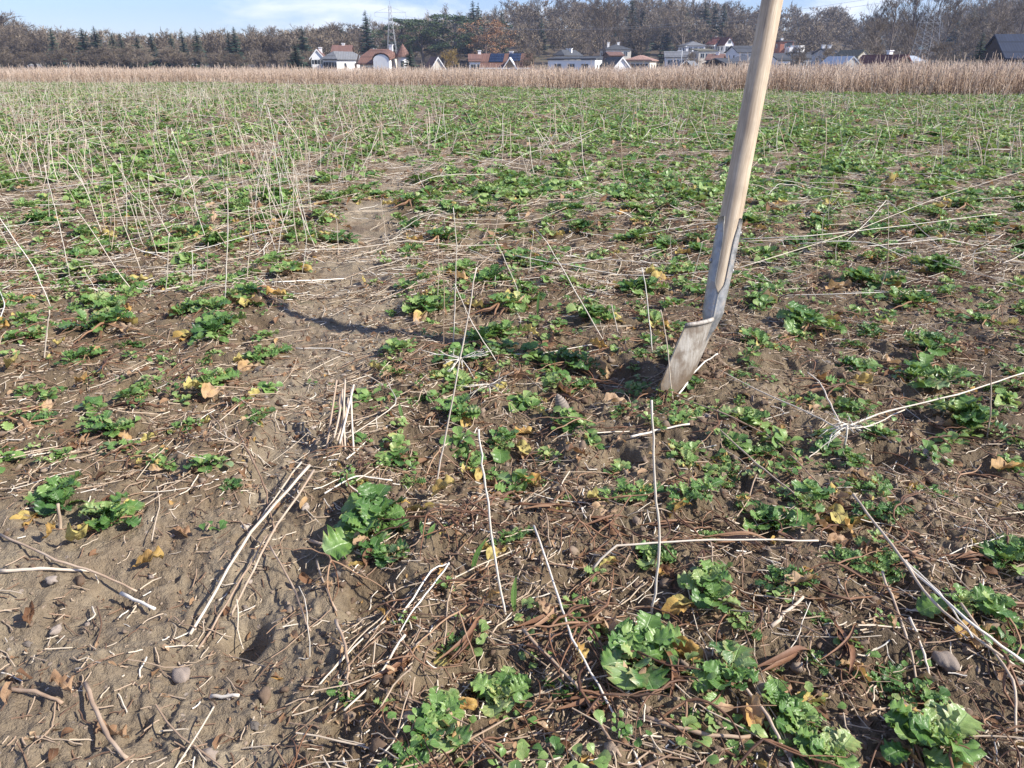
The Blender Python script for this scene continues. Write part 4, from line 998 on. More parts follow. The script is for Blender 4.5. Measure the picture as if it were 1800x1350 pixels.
# socket: a steel tube with a long slot that shows the wood
m2 = MB(); A2 = np.linspace(-.085, .195, 36); F2 = np.linspace(0, 1, 33)
pr2 = [(-.085, wpx(3, 0)), (-.05, wpx(12, 0)), (-.02, wpx(24, 0)), (0, wpx(33, 0)), (.04, wpx(36, .04)), (.10, wpx(39, .1)), (.15, wpx(40.5, .15)), (.195, wpx(40.5, .195))]
pr2r = np.interp(A2, [q[0] for q in pr2], [q[1] for q in pr2]); cen = math.radians(-97)       # slot faces the viewer
def slot(a): return 0.0 if a < .05 else math.radians(27)*min(1, math.sqrt(max(0, (a-.05)/.02)))*(1+.5*max(0, (a-.15)/.045)**2)
def spt(a, u_, v_):
    return frame_pt(a, u_, v_) if a >= 0 else frame_pt(0, u_, v_)+dn*(-a)+rt*.006*min(1, -a/.03)
def ring(off):
    return np.array([[spt(a+(.012*abs(f-.5)*2 if a > .19 else 0), (r_+off)*math.cos(cen+slot(a)+f*(2*math.pi-2*slot(a))), (r_+off)*math.sin(cen+slot(a)+f*(2*math.pi-2*slot(a)))) for f in F2] for a, r_ in zip(A2, pr2r)])
vo_ = ring(.0012); vi_ = ring(-.0009); nF = len(F2); nA = len(A2); allv = np.concatenate([vo_.reshape(-1, 3), vi_.reshape(-1, 3)])
i_ = np.arange(nA-1)[:, None]*nF; j_ = np.arange(nF-1)[None]; q1 = np.stack([i_+j_, i_+j_+1, i_+nF+j_+1, i_+nF+j_], -1).reshape(-1, 4); NN = nA*nF
rim = [[j, j+1, NN+j+1, NN+j] for j in range(nF-1)]+[[(nA-1)*nF+j+1, (nA-1)*nF+j, NN+(nA-1)*nF+j, NN+(nA-1)*nF+j+1] for j in range(nF-1)]
sid = [[i*nF, NN+i*nF, NN+(i+1)*nF, (i+1)*nF] for i in range(nA-1)]+[[i*nF+nF-1, (i+1)*nF+nF-1, NN+(i+1)*nF+nF-1, NN+i*nF+nF-1] for i in range(nA-1)]
m2.add(allv, np.concatenate([q1, q1[:, ::-1]+NN, rim, sid])); sk = m2.build('socket', STEEL, sh)
for (a, f) in ((.178, 12), (.098, 12), (.112, 192), (.182, 188)):
    r_ = float(np.interp(a, [q[0] for q in pr2], [q[1] for q in pr2])); ff = math.radians(f-10)
    d = sx_*math.cos(ff)+sy_*math.sin(ff); c0 = frame_pt(a, 0, 0)+d*(r_)
    rv = MB(); rv.tube([c0, c0+d*.003, c0+d*.0045], [.0055, .0052, .002], 10, .5); rv.build('rivet', STEEL, sk)
rows = 22; LB = dl*1.55; v = []
for i in range(rows):
    f = i/(rows-1); w_ = 1-.10*f**1.5
    v.append(topc+bx*w_+dn*(LB*f)+np.array([0, 0, 1])*(.012*f*(1-(2*ss)**2))[:, None]*0)
v = np.array(v); nrm = np.cross(bx[-1]-bx[0], dn); nrm /= np.linalg.norm(nrm)
V2 = np.concatenate([v.reshape(-1, 3), (v+nrm*.0022).reshape(-1, 3)]); i_ = np.arange(rows-1)[:, None]*nS; j_ = np.arange(nS-1)[None]; q1 = np.stack([i_+j_, i_+j_+1, i_+nS+j_+1, i_+nS+j_], -1).reshape(-1, 4); NN = rows*nS
per = [j for j in range(nS)]+[i*nS+nS-1 for i in range(1, rows)]+[(rows-1)*nS+j for j in range(nS-2, -1, -1)]+[i*nS for i in range(rows-2, 0, -1)]
sid = [[per[i], per[(i+1) % len(per)], NN+per[(i+1) % len(per)], NN+per[i]] for i in range(len(per))]
m2 = MB(); m2.add(V2, np.concatenate([q1, q1[:, ::-1]+NN, sid])); bl = m2.build('blade', BLADE, sh)
fr = MB()
fr.tube([topc+bx[i] for i in range(0, nS//2-1, 2)], .0046, 12, .5)
fr.build('footrest', BLADE, bl); fr = MB(); fr.tube([topc+bx[i] for i in range(nS//2+3, nS, 2)], .0046, 12, .5); fr.build('footrest', BLADE, bl)
#@@FAR
BARK = m_ramp('bark', [(0, (.075, .058, .048)), (.5, (.155, .125, .105)), (1, (.28, .24, .21))], .9, .15, 4, .2, 0, world=False, ramp_rand=.5)
TWIG = m_ramp('twigs', [(0, (.10, .078, .055)), (.5, (.195, .155, .112)), (1, (.31, .255, .19))], .9, .15, 1.5, .2, 0, ramp_rand=.7)
SPRUCE = m_ramp('spruce_needles', [(0, (.018, .038, .028)), (.5, (.038, .068, .044)), (1, (.075, .11, .06))], .8, .25, 2, .3, 0, ramp_rand=.4)
PINE = m_ramp('pine_needles', [(0, (.03, .055, .03)), (.5, (.06, .095, .045)), (1, (.11, .14, .06))], .8, .25, 2, .3, 0, ramp_rand=.4)
OAKL = m_ramp('oak_leaves', [(0, (.20, .10, .05)), (.5, (.36, .20, .105)), (1, (.42, .25, .14))], .8, .2, 2, .3, 0, ramp_rand=.3)
YELL = m_ramp('willow_twigs', [(0, (.22, .15, .05)), (1, (.40, .29, .10))], .8, .2, 2, .3, 0, ramp_rand=.2)
def quadtwig(mb, p, d, l, w_, tint):
    a = np.cross(d, rt_.normal(0, 1, 3)); a /= np.linalg.norm(a)+1e-9
    mb.add(np.array([p-a*w_, p+a*w_, p+d*l]), None, tint, None, [(0, 1, 2)])
rt_ = np.random.RandomState(77)
def bare_tree(h=1.0, spread=.45, low=.25, dens=1.0, upr=.9, leafm=None, twigw=.0036):
    """unit-height leafless tree; returns (wood, twigs)"""
    wd, tw = MB(), MB(); lean = rt_.normal(0, .03, 2)
    def br(p, d, l, r_, lev):
        n = 4 if lev < 2 else 3; pts = [p]; q = p.copy(); dd = d.copy()
        for i in range(n):
            dd = dd+rt_.normal(0, .13 if lev else .05, 3)+np.array([0, 0, .10*upr if lev else .0]); dd /= np.linalg.norm(dd); q = q+dd*l/n; pts.append(q.copy())
        rr = np.linspace(r_, r_*.45, n+1)
        (wd if lev < 3 else tw).tube(pts, rr, 5 if lev == 0 else 3, rt_.uniform(.3, .7), False)
        if lev == 3:
            for _ in range(int(5*dens)):
                s = rt_.uniform(.2, 1); i = min(n-1, int(s*n)); b_ = pts[i]+(pts[i+1]-pts[i])*(s*n-i)
                d2 = dd+rt_.normal(0, .6, 3)+np.array([0, 0, .25]); d2 /= np.linalg.norm(d2); quadtwig(tw, b_, d2, l*rt_.uniform(.4, .9), twigw*.75, rt_.uniform(.2, .8))
            return
        nb_ = (int(9*dens)+2, 6, 5)[lev]
        for k in range(nb_):
            s = rt_.uniform(low/h if lev == 0 else .25, 1.0) if lev else low+(1-low)*(k+.5)/nb_
            s = min(s, .999); i = int(s*n); b_ = pts[i]+(pts[i+1]-pts[i])*(s*n-i)
            a = rt_.uniform(0, 6.28); out = np.array([math.cos(a), math.sin(a), 0])
            d2 = dd*(.55+.3*upr)+out*rt_.uniform(.5, .95)+np.array([0, 0, .15*upr]); d2 /= np.linalg.norm(d2)
            f = (spread*(1.12-.55*s) if lev == 0 else .60)*rt_.uniform(.7, 1.2)
            br(b_, d2, (f if lev == 0 else l*f), max(rr[i]*.55, .0012), lev+1)
    br(np.zeros(3), np.array([lean[0], lean[1], 1.0]), .93, .016, 0)
    return wd, tw
def conifer(kind=0):
    wd, fo = MB(), MB(); wd.tube([np.array([0, 0, 0]), np.array([.003, 0, .5]), np.array([0, 0, 1.0])], [.014, .008, .001], 5, .4, False)
    L_ = 34
    for i in range(L_):
        z = .06+.93*(i/L_)**.92; rad_ = (.17 if kind == 0 else .13)*(1-z)**.72*rt_.uniform(.7, 1.15)+.008
        for j in range(rt_.randint(7, 11)):
            a = rt_.uniform(0, 6.28); d = np.array([math.cos(a), math.sin(a), 0]); sd_ = np.array([-d[1], d[0], 0]); l = rad_*rt_.uniform(.65, 1.2); z0 = z+rt_.uniform(-.012, .012)
            s = np.array([0, .45, 1.0]); c = np.array([0, 0, z0])+d*l*s[:, None]+np.array([0, 0, 1])*(-.30*l*s+.22*l*s**3)[:, None]
            w3 = np.array([.25, .34, .04])*l*.8
            v_ = np.stack([c-sd_*w3[:, None]-[0, 0, .12*l], c, c+sd_*w3[:, None]-[0, 0, .12*l]], 1).reshape(-1, 3)
            ix = np.arange(2)[:, None]*3+np.arange(2)[None]; fo.add(v_, np.stack([ix, ix+3, ix+4, ix+1], -1).reshape(-1, 4), rt_.uniform(.2, .8))
            for k in range(3):
                b_ = c[1]*(1-k*.3)+c[2]*k*.3; dd = d*.3+sd_*rt_.choice([-1, 1])*rt_.uniform(.4, 1)+np.array([0, 0, -.6]); quadtwig(fo, b_, dd, l*.28, l*.07, rt_.uniform(.2, .9))
    return wd, fo
def tufted(n=46, per=85, leafw=.013, low=.35, flat=.5, spread=.33, limbs=9):
    """pine or leafy oak: limbs that end in ragged clumps"""
    wd, fo = MB(), MB(); wd.tube([np.zeros(3), np.array([.02, .01, .5]), np.array([0, .01, .9])], [.02, .014, .005], 6, .4, False)
    for i in range(n):
        z = rt_.uniform(low, 1.0); rr = spread*math.sin(math.pi*min(1, max(.12, (z-low)/(1.08-low)))**.8)**.7
        a = rt_.uniform(0, 6.28); r_ = rr*math.sqrt(rt_.uniform(.15, 1)); c = np.array([r_*math.cos(a), r_*math.sin(a), z*.96])
        if i % 2 == 0: wd.tube([np.array([.012, .006, max(.2, z-.22)]), c*.5+np.array([0, 0, (z-.16)*.5]), c], [.007, .005, .002], 3, .5, False)
        m_ = per; u_ = rt_.normal(0, 1, (m_, 3)); u_ /= np.linalg.norm(u_, axis=1)[:, None]; R0 = rt_.uniform(.045, .095); pp = c+u_*R0*np.cbrt(rt_.uniform(.1, 1, (m_, 1)))*np.array([1, 1, flat])
        t1 = rt_.normal(0, 1, (m_, 3)); t1 /= np.linalg.norm(t1, axis=1)[:, None]; t2 = np.cross(t1, rt_.normal(0, 1, (m_, 3))); t2 /= np.linalg.norm(t2, axis=1)[:, None]
        s_ = leafw*rt_.uniform(.5, 1.3, (m_, 1)); v_ = np.stack([pp-t1*s_, pp+t2*s_*.6, pp+t1*s_, pp-t2*s_*.6], 1).reshape(-1, 3)
        fo.add(v_, np.arange(4*m_).reshape(-1, 4), np.repeat(rt_.uniform(.1, .9, m_), 4))
    return wd, fo
def tree_proto(name, parts, crown_mat, lab):
    r_ = thing(name, lab, 'tree', (0, -60, 0)); parts[0].build('trunk', BARK, r_, True); parts[1].build('crown', crown_mat, r_, False); return r_
BARE = [tree_proto('bare_tree', bare_tree(spread=s_, low=l_, dens=d_, upr=u_), TWIG, 'leafless tree') for s_, l_, d_, u_ in
        ((.36, .25, 1.1, .9), (.42, .18, 1.2, .6), (.30, .30, 1.0, 1.1), (.46, .22, 1.2, .8), (.38, .12, 1.3, .7), (.33, .35, 1.0, 1.0))]
SHRUB = [tree_proto('bare_shrub', bare_tree(spread=.55, low=.03, dens=1.5, upr=.8, twigw=.007), TWIG, 'leafless shrub') for _ in range(3)]
CON = [tree_proto('spruce_tree', conifer(k), SPRUCE, 'dark spruce') for k in (0, 1, 0)]
PIN = [tree_proto('pine_tree', tufted(), PINE, 'pine') for _ in range(2)]
OAK = tree_proto('oak_tree', tufted(44, 80, .011, .28, .8, .40), OAKL, 'oak'); PROT_ALL = BARE+SHRUB+CON+PIN+[OAK]; PROT = {id(p_): False for p_ in PROT_ALL}
def tree(pr, x, y, h, label, group=None, wide=1.0, zo=0.0):
    z = gz(x, y)-.2+zo; rz = rt_.uniform(0, 6.28); sc = (h*wide, h*wide, h)
    if not PROT[id(pr)]:
        PROT[id(pr)] = True; pr.location = (x, y, z); pr.scale = sc; pr.rotation_euler = (0, 0, rz); pr['label'] = label
        if group: pr['group'] = group
        return pr
    o = dup(pr, (x, y, z), rz, sc, (0, 0), label)
    if group: o['group'] = group
    elif 'group' in o: del o['group']
    return o
def at(px, Y): return P(px, 100, Y)[0]
def topz(px, py, Y): return P(px, py, Y)[2]
def tree_to(pr, px, pytop, Y, label, group=None, wide=1.0):
    x = at(px, Y); return tree(pr, x, Y, topz(px, pytop, Y)-gz(x, Y)+.2, label, group, wide)
# trees one can point at
HANDT = [
    (CON[0], 152, 52, 262, 1.3, 'dark spruce, left of a pair at the far left wood'), (CON[1], 174, 48, 264, 1.4, 'dark spruce with a leaning top, right of the far left pair'),
    (CON[0], 203, 62, 262, 1.2, 'dark spruce right of the far left pair'), (CON[1], 217, 62, 266, 1.1, 'narrow spruce beside a leaning birch trunk'), (CON[2], 245, 66, 262, 1.5, 'bushy dark spruce in the left wood'),
    (CON[0], 98, 52, 300, .9, 'single spruce tip over the leftmost trees'), (CON[2], 270, 61, 300, 1.1, 'spruce behind the left wood'), (CON[0], 305, 61, 302, 1., 'spruce with a thin top in the left wood'),
    (CON[1], 325, 53, 305, 1.1, 'spruce rising left of two slim ones'), (CON[1], 350, 52, 308, 1.2, 'dark ragged spruce in the left wood'), (CON[2], 405, 56, 300, .9, 'slim spruce, left one of the close pair'), (CON[0], 416, 50, 304, 1., 'slim spruce, right one of the close pair'),
    (CON[2], 535, 48, 330, 1.2, 'small spruce above the chalet'), (CON[1], 604, 52, 300, 1.4, 'spruce behind the red roofed house'), (CON[0], 647, 20, 300, .95, 'tall slim spruce left of the lattice mast'),
    (PIN[0], 708, 34, 300, 1.15, 'rounded green pine right of the lattice mast'), (PIN[1], 745, 36, 296, 1.2, 'broad green pine, middle of the pine group'), (PIN[0], 778, 26, 310, 1.1, 'green pine behind the broad one'), (PIN[1], 798, 30, 300, 1.2, 'green pine at the right end of the pine group'),
    (CON[0], 833, 3, 345, .9, 'tallest dark spruce on the skyline, left of its twin'), (CON[2], 842, 6, 347, .7, 'narrow twin of the tallest skyline spruce'),
    (OAK, 853, 38, 285, 1.25, 'oak still carrying russet leaves'), (CON[1], 882, 20, 340, .9, 'spruce right of the russet oak'), (PIN[1], 872, 40, 320, 1.2, 'green pine behind the russet oak'),
    (CON[0], 1107, 0, 345, 1.0, 'spruce with bare top above the cream house'), (CON[2], 1125, 16, 345, 1.1, 'dark spruce right of the bare topped one'), (CON[1], 1170, 42, 312, 1.3, 'dark conifer above the grey gabled house'),
    (CON[0], 1233, 6, 350, 1.15, 'tall dark spruce left of a spruce pair'), (CON[2], 1250, 8, 352, 1., 'spruce, left one of the skyline pair'), (CON[1], 1265, 6, 350, 1., 'spruce, right one of the skyline pair'), (CON[0], 1200, 14, 362, .9, 'spruce tip among the bare crowns'),
    (CON[2], 520, 80, 170, 1.9, 'spreading dark pine beside the white chalet'), (CON[0], 720, 82, 160, 1.4, 'dark spruce right of the turret'), (CON[1], 1720, 58, 115, 1.15, 'dark green garden spruce near the blue roof'),
    (CON[2], 1670, 17, 330, 1.1, 'dark spruce between the bare trees at the right'), (CON[0], 1695, 10, 330, 1.2, 'dark spruce right of it against the sky'), (CON[1], 1712, 5, 335, 1.2, 'third dark spruce at the right skyline'),
    (BARE[3], 1062, 8, 262, .9, 'big dark limbed bare tree behind the long white house'), (BARE[1], 1090, 22, 280, .9, 'ivy clad bare tree right of the dark limbed one'), (BARE[0], 1160, -4, 300, .9, 'tall reddish bare tree on the hill'), (BARE[3], 1200, 22, 290, 1.1, 'round crowned bare tree on the slope'),
    (BARE[5], 1525, 14, 190, .9, 'dark limbed bare tree, leftmost of the tall right group'), (BARE[2], 1562, -8, 185, .85, 'tall bare tree with many ascending limbs'), (BARE[0], 1590, -14, 192, .85, 'tall bare tree left of the lattice mast on the right'), (BARE[2], 1628, -18, 190, .9, 'tall bare birch right behind the mast'),
    (BARE[5], 1650, 2, 200, .9, 'bare tree right of the mast'), (BARE[3], 1745, 0, 210, 1.1, 'broad bare tree near the right edge'), (BARE[1], 1785, -6, 220, 1., 'bare tree at the right edge'), (BARE[4], 1540, 45, 170, 1.1, 'low dark bare tree by the red barn'),
    (BARE[4], 1690, 40, 180, 1.3, 'wide brown bare tree in front of the right spruces'), (BARE[4], 1600, 55, 165, 1.3, 'brown bare tree behind the red barn'), (BARE[1], 1765, 40, 165, 1.2, 'brown bare tree beside the blue roof')]
for (pr, px, py, Y, wide, lab) in HANDT:
    ev = pr in CON or pr in PIN or pr is OAK
    if ev and px < 600 and Y > 200: Y = 236+(Y-262)*.1
    elif ev and 600 < px < 1400 and Y > 200: Y = 286+(Y-300)*.4
    tree_to(pr, px, py-(4 if ev else 0), Y, lab, None, wide*(1.45 if ev else 1.35 if px < 1400 else 1.1))
for (px, py, Y, wd_, lab) in [(793, 98, 165, 1.1, 'yellowish round shrub right of the low gabled house'), (1455, 95, 150, 1.2, 'brown garden shrub below the twin chimneys'), (1540, 92, 140, 1.2, 'tangled garden shrub left of the red barn'), (1650, 88, 130, 1.4, 'arching bare shrub right of the red barn'),
        (1755, 78, 135, 1.4, 'bare hedge shrub under the blue roof'), (928, 100, 160, 1.2, 'bare shrub right of the solar roof'), (1215, 100, 200, 1.2, 'small garden shrub behind the dark cabins'), (1400, 92, 180, 1.2, 'garden shrub right of the spade shaft')]:
    o = tree_to(SHRUB[0 if px != 793 else 2], px, py, Y, lab, None, wd_)
    o['category'] = 'shrub'
    if px == 793:
        for ch in o.children:
            if ch.name.startswith('crown'): ch.data = ch.data.copy(); ch.data.materials[0] = YELL
# the wood on the flat at the left, then the hillside
def topline(px): return np.interp(px, [-200, 0, 40, 80, 130, 150, 300, 400, 480, 560, 600, 640, 700, 760, 830, 900, 920, 1000, 1100, 1150, 1200, 1300, 1340, 1400, 1440, 1480, 1510, 1540, 1600, 1700, 1800, 2000],
                                [40, 38, 46, 52, 74, 76, 70, 63, 55, 58, 42, 36, 30, 22, 18, 18, 4, 2, 4, -6, 8, 14, 24, 36, 46, 62, 52, 34, 20, 8, 0, 0])
nn = 0
for px in np.arange(-130, 560, 17):
    p_ = px+rt_.uniform(-6, 6); tree_to(BARE[rt_.randint(6)] if rt_.rand() < .6 else SHRUB[rt_.randint(2)], p_, rt_.uniform(92, 104), 229+rt_.uniform(-3, 3), 'low grey bare tree at the front edge of the left wood', 'low trees at the front edge of the left wood', rt_.uniform(1.5, 2.1))
for px in np.arange(-130, 600, 11.5):
    for Y, dy in ((262, 14), (288, 3)):
        p_ = px+rt_.uniform(-7, 7)
        tree_to(BARE[rt_.randint(6)] if rt_.rand() < .85 else SHRUB[0], p_, topline(p_)+dy+rt_.uniform(-4, 9), Y+rt_.uniform(-5, 9), 'bare grey brown tree in the low wood left of the houses', 'trees of the low wood on the left', rt_.uniform(1.3, 1.8)); nn += 1
for px in np.arange(530, 1960, 23):
    for Y, dy in ((405, 0), (368, 10), (332, 28)):
        if nn > 255 and rt_.rand() < .0: continue
        p_ = px+rt_.uniform(-8, 8); yy = Y+rt_.uniform(-14, 14)
        if dy == 40 and 1180 < p_ < 1320: yy = 345
        tl = topline(p_)+dy+rt_.uniform(-7, 14)
        x = at(p_, yy); h_ = topz(p_, tl, yy)-gz(x, yy)
        if h_ < 5: continue
        pr = BARE[rt_.randint(6)] if rt_.rand() < .72 else (CON[rt_.randint(3)] if p_ < 1350 else BARE[2])
        cn = pr in CON
        tree(pr, x, yy, min(h_, 24), 'dark spruce scattered in the hillside wood' if cn else 'tall grey brown bare tree of the hillside wood', 'spruces of the hillside wood' if cn else 'bare trees of the hillside wood', rt_.uniform(.9, 1.45) if not cn else 1.3); nn += 0 if cn else 1
# undergrowth and the wood behind, as masses
mb = MB(); us = []
for i in range(3):
    w1, t1 = bare_tree(spread=.6, low=.02, dens=.7, upr=.7, twigw=.02); a_ = MB(); vv, q_, tr_, tt_, uv_ = t1.arrays(); a_.add(vv, q_, .4, uv_, tr_); us.append(a_)
def pts_far(n, pxa, pxb, Ya, Yb):
    px = rt_.uniform(pxa, pxb, n); Y = rt_.uniform(Ya, Yb, n); x = np.array([at(a, b_) for a, b_ in zip(px, Y)]); return np.column_stack([x, Y, hg(x, Y)])
for (n, a_, b_, Ya, Yb, h0, h1) in ((560, -150, 620, 252, 345, 3, 8.5), (760, 560, 1980, 285, 430, 3, 10)):
    q_ = pts_far(n, a_, b_, Ya, Yb); scatter(mb, us, q_, rt_.uniform(0, 6.28, n), rt_.uniform(h0, h1, n), tint=rt_.uniform(-.3, .3, n), rs=rt_)
tag(mb.build('undergrowth', TWIG, None, False), 'dense grey brown bare undergrowth below the trees', None, None, 'stuff')
mb = MB(); c3 = []
for i in range(3):
    w1, t1 = conifer(i % 2); a_ = MB(); vv, q_, tr_, tt_, uv_ = t1.arrays(); sel = slice(0, len(q_), 2); a_.add(vv, q_, .5, uv_, None); c3.append(a_)
px = np.concatenate([rt_.uniform(1385, 1495, 80), rt_.uniform(1660, 1900, 60), rt_.uniform(-100, 560, 40)])
Y = np.concatenate([rt_.uniform(860, 1000, 80), rt_.uniform(560, 700, 60), rt_.uniform(430, 470, 40)])
tp_ = np.concatenate([np.interp(px[:80], [1385, 1430, 1490], [22, 25, 40])+rt_.uniform(0, 14, 80), rt_.uniform(-4, 20, 60)+(1760-px[80:140])*.12*(px[80:140] < 1760), rt_.uniform(60, 76, 40)])
x = np.array([at(a, b_) for a, b_ in zip(px, Y)]); tz = np.array([topz(a, b_, c_) for a, b_, c_ in zip(px, tp_, Y)]); hh_ = rt_.uniform(17, 24, len(px)); hh_[140:] = tz[140:]+2
scatter(mb, c3, np.column_stack([x, Y, np.minimum(tz-hh_, 60)]), rt_.uniform(0, 6.28, len(px)), np.column_stack([hh_*1.3, hh_*1.3, hh_]), tint=0, rs=rt_)
tag(mb.build('far_spruce_forest', SPRUCE, None, False), 'distant blue dark spruce forest on the farther hills', None, None, 'stuff')
# farther hill carrying that forest
def hill(name, px0, px1, Y, d_, ztop_fn, lab):
    u_ = np.linspace(px0, px1, 50); v_ = np.linspace(0, 1, 12); Vv = []
    for b_ in v_:
        for a_ in u_:
            yy = Y+d_*b_; zt = ztop_fn(a_)*math.sin(math.pi*min(1, b_*1.0))*math.sin(math.pi*np.clip((a_-px0)/(px1-px0), 0, 1))**.6
            Vv.append([at(a_, yy), yy, max(-2, zt)-1.2])
    ix = np.arange(11)[:, None]*50+np.arange(49)[None]; m_ = MB(); m_.add(Vv, np.stack([ix, ix+1, ix+51, ix+50], -1).reshape(-1, 4), .4)
    tag(m_.build(name, SPRUCE), lab, None, None, 'structure')
hill('hills', 1250, 2100, 640, 900, lambda a: 34, 'distant wooded hill')

# ------------------------------------------------------------------ houses
WHITE = m_flat('white_render', (.84, .83, .81), .85, .2, .8, .05); CREAM = m_flat('cream_render', (.66, .60, .50), .85, .2, .8, .06); GREYW = m_flat('grey_render', (.50, .49, .47), .85, .2, .8, .06)
BROWNW = m_flat('brown_timber', (.17, .105, .07), .8, .2, 3, .25); TIMB = m_flat('ochre_timber', (.36, .26, .16), .8, .2, 3, .25); DARKW = m_flat('dark_timber', (.06, .042, .035), .8, .2, 3, .25)
REDR = m_tiles('red_tiles', (.235, .13, .10)); BRNR = m_tiles('brown_tiles', (.215, .115, .085)); PALER = m_tiles('pale_red_tiles', (.44, .27, .21)); DREDR = m_tiles('dark_red_tiles', (.20, .075, .06))
GREYR = m_tiles('grey_slates', (.21, .215, .225)); DARKR = m_tiles('dark_slates', (.085, .09, .10)); BLUER = m_tiles('blue_black_slates', (.030, .042, .075)); GRNR = m_tiles('mossy_tiles', (.22, .20, .13)); ZINC = m_flat('zinc_roof', (.42, .46, .50), .45, .5, 1, .06)
GLASS = m_flat('window_glass', (.035, .045, .06), .12, .8, 2, .2); FRAMEM = m_flat('window_frame', (.70, .69, .66), .6, .3, 4, .04); PVM = m_tiles('solar_cells', (.022, .035, .075), 1.0, .2); BRICKM = m_flat('brick_render', (.36, .15, .10), .8, .2, 3, .15); IRON = m_flat('galvanised_steel', (.36, .37, .38), .5, .5, 6, .1, .4)
def house(name, label, px0, px1, pyr, pye, Y, roof, wallm, roofm, dep=9., yaw=0., over=.6, chim=(), win=2, rows=1, gable='x', base=-1.5, fascia=None, extra=None, cat='house', wwin=1.1, hwin=1.25):
    """px0..px1 outline, pyr ridge row, pye eaves row; gable 'x': ridge runs left-right, 'y': gable end faces the viewer"""
    A, B = P(px0, pye, Y), P(px1, pye, Y); cx = (A[0]+B[0])/2; zt = P((px0+px1)/2, pyr, Y)[2]; ze = A[2]; gnd = gz(cx, Y)-.4; gnd = min(gnd, ze-2.6)
    wfull = B[0]-A[0]
    cyw, syw = abs(math.cos(yaw)), abs(math.sin(yaw)); wd_ = max(3., (wfull-dep*syw)/max(cyw, .3))-2*over*.6
    r_ = thing(name, label, cat, (cx, Y+dep/2, gnd), yaw); he = ze-gnd; hr = max(.4, zt-ze); hw, hd = wd_/2, dep/2
    m_ = MB(); m_.box(-hw, hw, -hd, hd, 0, he)
    if roof in ('gable',):
        if gable == 'x':
            for s in (-1, 1): m_.slab([(s*hw, -hd, he), (s*hw, hd, he), (s*hw, 0, he+hr*.97)], (-s*.25, 0, 0))
        else:
            for s in (-1, 1): m_.slab([(-hw, s*hd, he), (hw, s*hd, he), (0, s*hd, he+hr*.97)], (0, -s*.25, 0))
    w__ = m_.build('wall', wallm, r_, False)
    ro = MB(); over *= .55; ov = over; th = .22
    if roof == 'gable':
        if gable == 'x':
            k_ = hr/hd
            for s in (-1, 1): ro.slab([(-hw-ov, s*(hd+ov), he-ov*k_), (hw+ov, s*(hd+ov), he-ov*k_), (hw+ov, 0, he+hr), (-hw-ov, 0, he+hr)], (0, 0, th))
        else:
            k_ = hr/hw
            for s in (-1, 1): ro.slab([(s*(hw+ov), -hd-.14, he-ov*k_), (s*(hw+ov), hd+ov, he-ov*k_), (0, hd+ov, he+hr), (0, -hd-.14, he+hr)], (0, 0, th))
    elif roof == 'hip':
        rl = max(.3, hw-hd) if hw > hd else .3; rd = 0 if hw > hd else hd-hw; X0, Y0 = hw+ov, hd+ov; z0 = he-.1
        e = [(-X0, -Y0, z0), (X0, -Y0, z0), (X0, Y0, z0), (-X0, Y0, z0)]; a_, b_ = (-rl, -rd, he+hr), (rl, rd, he+hr)
        if rd: a_, b_ = (0, -rd, he+hr), (0, rd, he+hr)
        if not rd:
            ro.slab([e[0], e[1], b_, a_], (0, 0, .15)); ro.slab([e[2], e[3], a_, b_], (0, 0, .15)); ro.slab([e[1], e[2], b_], (0, 0, .15)); ro.slab([e[3], e[0], a_], (0, 0, .15))
        else:
            ro.slab([e[1], e[2], b_, a_], (0, 0, .15)); ro.slab([e[3], e[0], a_, b_], (0, 0, .15)); ro.slab([e[0], e[1], a_], (0, 0, .15)); ro.slab([e[2], e[3], b_], (0, 0, .15))
    elif roof == 'halfhip':                             # ridge left-right, clipped ends
        k_ = hr/hd; c_ = .45
        for s in (-1, 1):
            yb_, zb_ = s*(hd+ov), he-ov*k_; ym, zm = s*hd*(1-c_), he+hr*c_; rx = hw+ov-hr*.55
            ro.slab([(-hw-ov, yb_, zb_), (hw+ov, yb_, zb_), (hw+ov, ym, zm), (-hw-ov, ym, zm)], (0, 0, th)); ro.slab([(-hw-ov, ym, zm), (hw+ov, ym, zm), (rx, 0, he+hr), (-rx, 0, he+hr)], (0, 0, th))
        for s in (-1, 1):
            ro.slab([(s*(hw+ov), -hd*(1-c_), he+hr*c_), (s*(hw+ov), hd*(1-c_), he+hr*c_), (s*(hw+ov-hr*.55), 0, he+hr)], (0, 0, th))
            m9 = MB(); m9.slab([(s*hw, -hd, he), (s*hw, hd, he), (s*hw, hd*(1-c_), he+hr*c_-.05), (s*hw, -hd*(1-c_), he+hr*c_-.05)], (-s*.25, 0, 0)); m9.build('gable_wall', wallm, r_, False)
    elif roof == 'shed':
        ro.slab([(-hw-ov, -hd-ov, he), (hw+ov, -hd-ov, he+.05), (hw+ov, hd+ov, he+hr), (-hw-ov, hd+ov, he+hr)], (0, 0, th))
    elif roof == 'flat': ro.box(-hw-ov, hw+ov, -hd-ov, hd+ov, he+.002, he+.35)
    rob = ro.build('roof', roofm, r_, False)
    for (fx, fy, top_) in chim:
        c_ = MB(); x_, y_ = fx*hw, fy*hd; c_.box(x_-.35, x_+.35, y_-.3, y_+.3, he+hr*.3, he+hr+top_); c_.box(x_-.45, x_+.45, y_-.4, y_+.4, he+hr+top_+.002, he+hr+top_+.14); c_.build('chimney', WHITE, rob, False)
